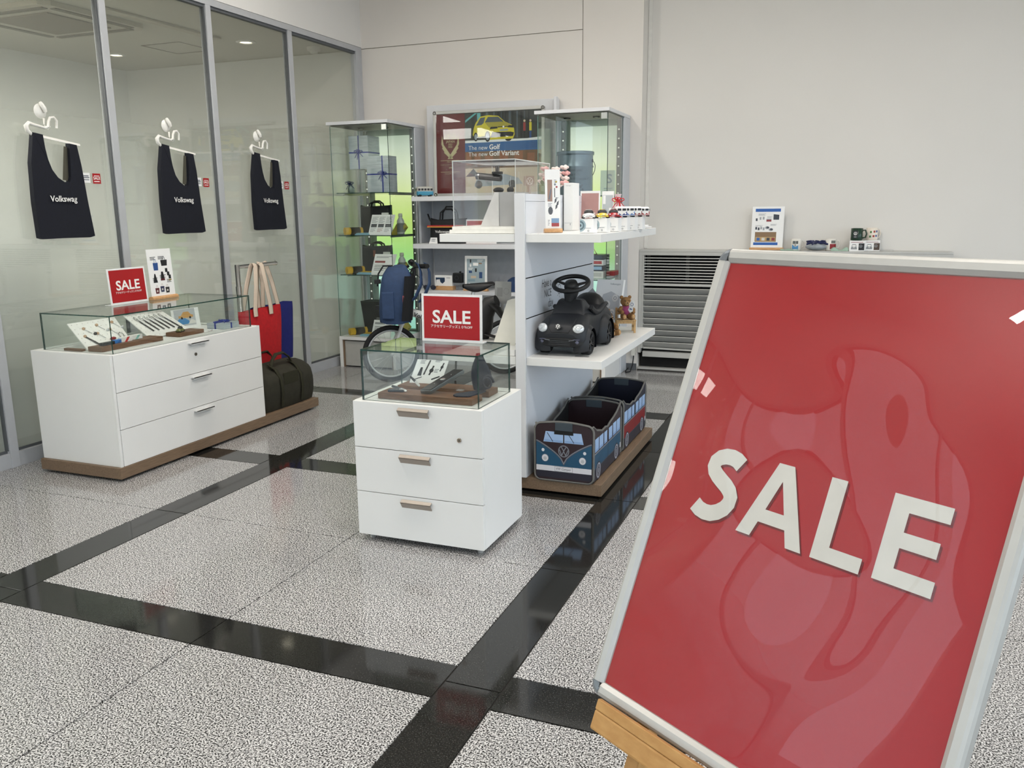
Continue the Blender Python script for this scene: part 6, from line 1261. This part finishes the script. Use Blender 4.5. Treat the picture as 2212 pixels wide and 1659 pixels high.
def mug(label, x, y, z, mt, hdl, r=.041, h=.094, name='mug'):
    t = thing(name, label, 'mug', (x, y, z), group='mugs on the louvred cabinet'); T = TR(x, y, z)
    P('cup', MB().lathe([(.0001, .0005), (r*.92, .0005), (r, .006), (r, h), (r-.003, h), (r-.004, .01), (.0001, .008)], 26, T=T), mt, t)
    P('handle', MB().tube([T @ V(((r-.003)*math.cos(hdl)+k*math.cos(hdl), (r-.003)*math.sin(hdl)+k*math.sin(hdl), zz)) for k, zz in ((0, h*.82), (.022, h*.85), (.032, h*.55), (.024, h*.25), (0, h*.2))], .0058, 8), mt, t)
    return t, T
t, T = mug('white mug printed with a blue bus front beside the blue barred leaflet', -.372, 7.35, ZH, CER, .6)
Tf = frame((-.372, 7.35-.0425, ZH), (1, 0, 0), (0, 0, 1)); m = MB().flat([(-.028, .012), (.02, .012), (.02, .045), (-.004, .03), (-.028, .05)], 0, Tf).rect(-.024, .055, .018, .078, 1, Tf).rect(-.002, .055, .0, .078, 2, Tf, .0004); vw(m, -.004, .043, .008, 1, Tf, .0005); P('print', m, [ink('#4a86b4'), ink('#5c615e'), W_INK], t)
t, T = mug('white mug with a red print next to the tied pouch', -.105, 7.36, ZH, CER, .2); m = MB(); r = .0416
m.lathe([(r, .014), (r, .055)], 10, 0, T, a0=-1.7, a1=-.35); m.lathe([(r, .060), (r, .082)], 10, 1, T, a0=-1.5, a1=-.6); P('print', m, [ink('#8e1f22'), ink('#6d7068')], t)
t = thing('tied_pouch', 'grey pouch tied with a dark blue ribbon between two mugs', 'pouch', (-.21, 7.34, ZH)); P('pouch', MB().ball((-.215, 7.345, ZH+.031), (.085, .05, .030), 16), mat('grey_satin', '#9aa0a4', .45, var=.1), t); P('ribbon', bow(MB(), TR(-.21, 7.335, ZH+.055), .085), mat('dark_blue_ribbon', '#1a2250', .5), t)
MINT = mat('mint_cloth', '#9fb9a8', .9, var=.08, scale=60)
single('mint_cloth', MB().grid(lambda u, v: (-.49+.14*u, 7.29+.10*v, ZH+.001+.014*abs(math.sin(7*u+3*v))*math.sin(PI*v)), 14, 8), MINT, 'mint green cloth under the blue bus mug', 'cloth', 'mint cloths')
single('mint_cloth', MB().grid(lambda u, v: (-.10+.13*u, 7.285+.06*v, ZH+.001+.03*math.sin(PI*v)*(.6+.4*math.sin(9*u))), 14, 8), MINT, 'rolled mint green cloth under the red print mug', 'cloth', 'mint cloths')
def mugbox(label, x, y, c1, c2):
    t = thing('mug_carton', label, 'carton box', (x, y, ZH), group='mug cartons'); P('carton', B(x-.056, x+.056, y-.045, y+.045, ZH, ZH+.083, b=.001), PAPER, t); T = frame((x-.056, y-.0454, ZH), (1, 0, 0), (0, 0, 1))
    m = MB().rect(.068, .008, .11, .062, 0, T, .0002).rect(.012, .015, .056, .03, 1, T, .0003).flat([(.015, .03), (.053, .03), (.048, .055), (.02, .055)], 2, T, .0003).rect(.01, .068, .1, .072, 3, T, .0003).rect(.022, .036, .046, .048, 4, T, .0005); vw(m, .034, .03, .006, 4, T, .0006); vw(m, .083, .04, .012, 2, T, .0005)
    P('print', m, [ink(c1), ink('#8c8f92'), ink('#9a9da0'), ink('#8a4a4c'), W_INK], t)
mugbox('white mug carton with a dark picture under the green mug', .092, 7.335, '#16181c', '#555555'); mugbox('white mug carton with a brown picture under the cream mug', .205, 7.39, '#4a3a30', '#555555')
t, T = mug('dark green enamel mug with a round emblem stacked on a carton', .085, 7.335, ZH+.0835, mat('dark_green_enamel', '#1f3a2a', .25), -.25, .045, .095)
Tf = frame((.085, 7.335-.0462, ZH+.0835), (1, 0, 0), (0, 0, 1)); m = MB().rect(-.028, .018, .006, .078, 0, Tf); vw(m, -.011, .055, .013, 1, Tf, .0005); m.rect(-.02, .024, -.002, .034, 2, Tf, .0004); P('print', m, [ink('#14181a'), W_INK, ink('#7d8280')], t)
t, T = mug('cream mug with small coloured cars stacked on the rear carton', .198, 7.395, ZH+.0835, mat('cream_enamel', '#e9dfd0', .25), .5, .043, .097); m = MB()
for i, (a, z_) in enumerate(((-1.8, .065), (-1.2, .068), (-.7, .07), (-1.9, .03), (-1.3, .033), (-.8, .035))): m.lathe([(.0435, z_-.008), (.0435, z_+.008)], 4, i % 3, T, a0=a-.17, a1=a+.17)
P('print', m, [ink('#4d7a4a'), ink('#9c3a2c'), ink('#3a4f8c')], t)
single('acrylic_stand', MB().box(.26, .36, 7.30, 7.40, ZH, ZH+.012, b=.002), ACRYL, 'low clear acrylic block beside the rear mug carton', 'acrylic block')

# ---------------------------------------------------------------- folding bicycle and blue backpack
t = thing('bicycle', 'white folding bicycle with black tyres before the wall shelves', 'bicycle', (-3.1, 6.42, 0))
FA = V((-3.485, 6.10, .243)); RA = V((-2.705, 6.735, .243)); D = (RA-FA).normalized(); S = V((D.y, -D.x, 0)); UPV = V((0, 0, 1))
def bp(a, z, s=0.): p = FA+D*a+S*s; return V((p.x, p.y, z))
BFR = mat('white_bike_paint', '#dcdcd8', .3, var=.02, coat=.3)
for c in (FA, RA):
    ring = lambda r, n=40: [c+D*(r*math.cos(2*PI*i/n))+UPV*(r*math.sin(2*PI*i/n)) for i in range(n)]
    w = P('tyre', MB().tube(ring(.222), .020, 10, closed=True), RUBBER, t); r_ = P('rim', MB().tube(ring(.196), .0095, 8, closed=True), ALU, t); sp = MB()
    for k in range(20): a = 2*PI*k/20; sp.tube([c+S*(.02 if k % 2 else -.02)+D*(.015*math.cos(a+.5))+UPV*(.015*math.sin(a+.5)), c+D*(.192*math.cos(a))+UPV*(.192*math.sin(a))], .0013, 4)
    tag(P('spokes', sp, ALU, t), kind='stuff'); P('hub', MB().cyl(c-S*.045, c+S*.045, .016, n=12), ALU, t)
for s in (-.048, .048): P('fork_blade', MB().tube([bp(0, .243, s), bp(.075, .44, s*.9), bp(.10, .50, s*.5)], [.011, .014, .016], 10), BFR, t)
P('fork_crown', MB().tube([bp(.098, .495, -.05), bp(.098, .495, .05)], .016, 10), BFR, t)
P('head_tube', MB().tube([bp(.100, .50), bp(.150, .655)], .021, 14), BFR, t); P('headset', MB().tube([bp(.150, .655), bp(.158, .68)], .024, 14), BLACKP, t)
P('main_tube', MB().tube([bp(.135, .60), bp(.30, .545), bp(.52, .455), bp(.62, .40)], [.034, .033, .032, .030], 16), BFR, t)
P('seat_tube', MB().tube([bp(.60, .28), bp(.66, .50)], .021, 12), BFR, t); P('seat_post', MB().tube([bp(.66, .50), bp(.73, .755)], .015, 12), ALU, t)
for s in (-.05, .05): P('chain_stay', MB().tube([bp(.60, .29, s*.4), bp(.80, .27, s), RA+S*s], .010, 8), BFR, t); P('seat_stay', MB().tube([bp(.645, .45, s*.4), RA+S*s], .009, 8), BFR, t)
P('handlepost', MB().tube([bp(.158, .68), bp(.20, .80), bp(.225, .965)], [.019, .016, .015], 12), BLACKP, t)
P('handlebar', MB().tube([bp(.235, .972, -.27), bp(.225, .968, -.1), bp(.225, .968, .1), bp(.265, .985, .30)], .0125, 10), BLACKP, t)
for s in (-1, 1):
    P('grip', MB().tube([bp(.235, .974, s*.17), bp(.255+.01*s, .982, s*.305)], [.019, .020], 10), RUBBER, t); P('brake_lever', MB().tube([bp(.20, .962, s*.12), bp(.175, .95, s*.13), bp(.15, .925, s*.20), bp(.155, .90, s*.235)], [.012, .009, .006, .005], 8), BLACKP, t)
    P('pedal', MB().box(-.045, .045, -.03, .03, -.01, .01, b=.004, T=M.Translation(bp(.60+s*.12, .28-s*.09, s*.12))), BLACKP, t); P('crank', MB().tube([bp(.60, .28, s*.055), bp(.60+s*.12, .28-s*.09, s*.07)], .009, 8), ALU, t)
P('bell', MB().ball(bp(.21, 1.0, -.06), .022, 12).cyl(bp(.215, .97, -.06), bp(.21, 1.0, -.06), .010), BLACKP, t)
P('chainring', MB().cyl(bp(.60, .28, .045), bp(.60, .28, .05), .085, n=28), BLACKP, t)
def sad(u, v):
    a = 2*PI*v; w = .018+.062*max(0, u-.25)**.9/.75**.9+.006; y = (u-.5)*.26; return bp(.765+y, .785+.012*math.sin(a)*1.4+.012*u+(.0 if math.sin(a) > 0 else -.045*math.sin(PI*min(1, u*1.1))), w*math.cos(a))
P('saddle', MB().grid(lambda v, u: sad(u, v), 16, 12, cu=True), mat('black_vinyl', '#0e0e10', .4), t)
P('brake_cable', MB().tube([bp(.17, .95, .1), bp(.05, .86, .11), bp(.02, .7, .08), bp(.06, .53, .05)], .003, 6), RUBBER, t); P('gear_cable', MB().tube([bp(.18, .95, -.06), bp(.28, .86, -.05), bp(.33, .7, -.02), bp(.30, .58, .02)], .003, 6), RUBBER, t)
Tt = frame(bp(.19, .567, .0345), D, (D*.33+UPV*1.0)); Tt = frame(bp(.19, .553, .0352), (D*1.0-UPV*.36), (D*.36+UPV)); P('lettering', MB().text('Volkswagen', .052, Tt, 0, 0, 0, .0, off=.01, al='L'), K_INK, t)
P('kickstand', MB().tube([bp(.56, .26, .03), bp(.52, .01, .11)], .009, 8), BLACKP, t)
t = thing('backpack', 'slate blue backpack hanging on the bicycle handlebar', 'backpack', (-3.38, 5.98, .52)); BPB = mat('slate_blue_nylon', '#2c4366', .7, var=.12, scale=30, bump=.15, bscale=300)
A_ = V((-3.515, 5.93, 0)); Bx = V((.77, .28, 0)).normalized(); Nx = V((Bx.y, -Bx.x, 0)); rings = []
for k in range(13):
    v = k/12; z = .525+.455*v; w = (.125+.012*math.sin(4*v))*(1 if v < .78 else 1-.42*((v-.78)/.22)**1.5); d = .075*(.85+.25*math.sin(PI*v))*(1 if v < .8 else 1-.45*(v-.8)/.2); c = V((-3.375+.03*v, 6.0+.02*v, z))
    rings.append([tuple(c+Bx*(w*math.copysign(abs(math.cos(a))**.5, math.cos(a)))+Nx*(d*math.copysign(abs(math.sin(a))**.6, math.sin(a)))+V((0, 0, .012*math.sin(3*a+6*v)))) for a in [2*PI*i/24 for i in range(24)]])
m = cloth_box(MB(), rings); m.add(rings[0], [list(range(24))[::-1]]); m.add(rings[-1], [list(range(24))]); P('body', m, BPB, t)
P('side_panel', MB().grid(lambda u, v: tuple(V((-3.375+.03*v, 6.0+.02*v, .545+.36*v))+Bx*(.065+.075*math.sin(PI/2*u))+Nx*(.102*math.cos(PI/2*u)**.6)), 8, 8), BLACKF, t)
P('front_pocket', MB().box(-.07, .03, -.015, .012, 0, .22, b=.01, T=frame(V((-3.40, 6.0, .56))+Nx*.085, Bx, Nx*-1)), BPB, t)
for z in (.63, .84): P('buckle_strap', MB().box(-.035, .012, -.02, .02, 0, .035, b=.004, T=frame(V((-3.375, 6.0, z))-Bx*.122, Bx, Nx*-1)), BLACKP, t)
P('top_handle', MB().tube([V((-3.50, 5.95, .82)), V((-3.485, 5.945, .92)), V((-3.44, 5.95, .985)), V((-3.37, 5.98, .985))], .007, 8), BLACKP, t)
P('label_tab', MB().box(-.006, .006, 0, .06, -.002, .002, T=frame(V((-3.375, 6.0, .69))+Bx*.085+Nx*.095, Bx, V((0, 0, 1)))), ink('#a8535a'), t)
for s, o in ((.0, .0), (.06, .03)): P('shoulder_strap', MB().tube([V((-3.24+s, 6.02+o, .69)), V((-3.185+s, 6.01+o, .74)), V((-3.15+s, 6.04+o, .84)), V((-3.165+s, 6.07+o, .93)), V((-3.20+s, 6.10+o, .985)), V((-3.235+s, 6.13+o, .990))], [.018, .024, .026, .025, .022, .020], 8, flat=.35), BPB, t)
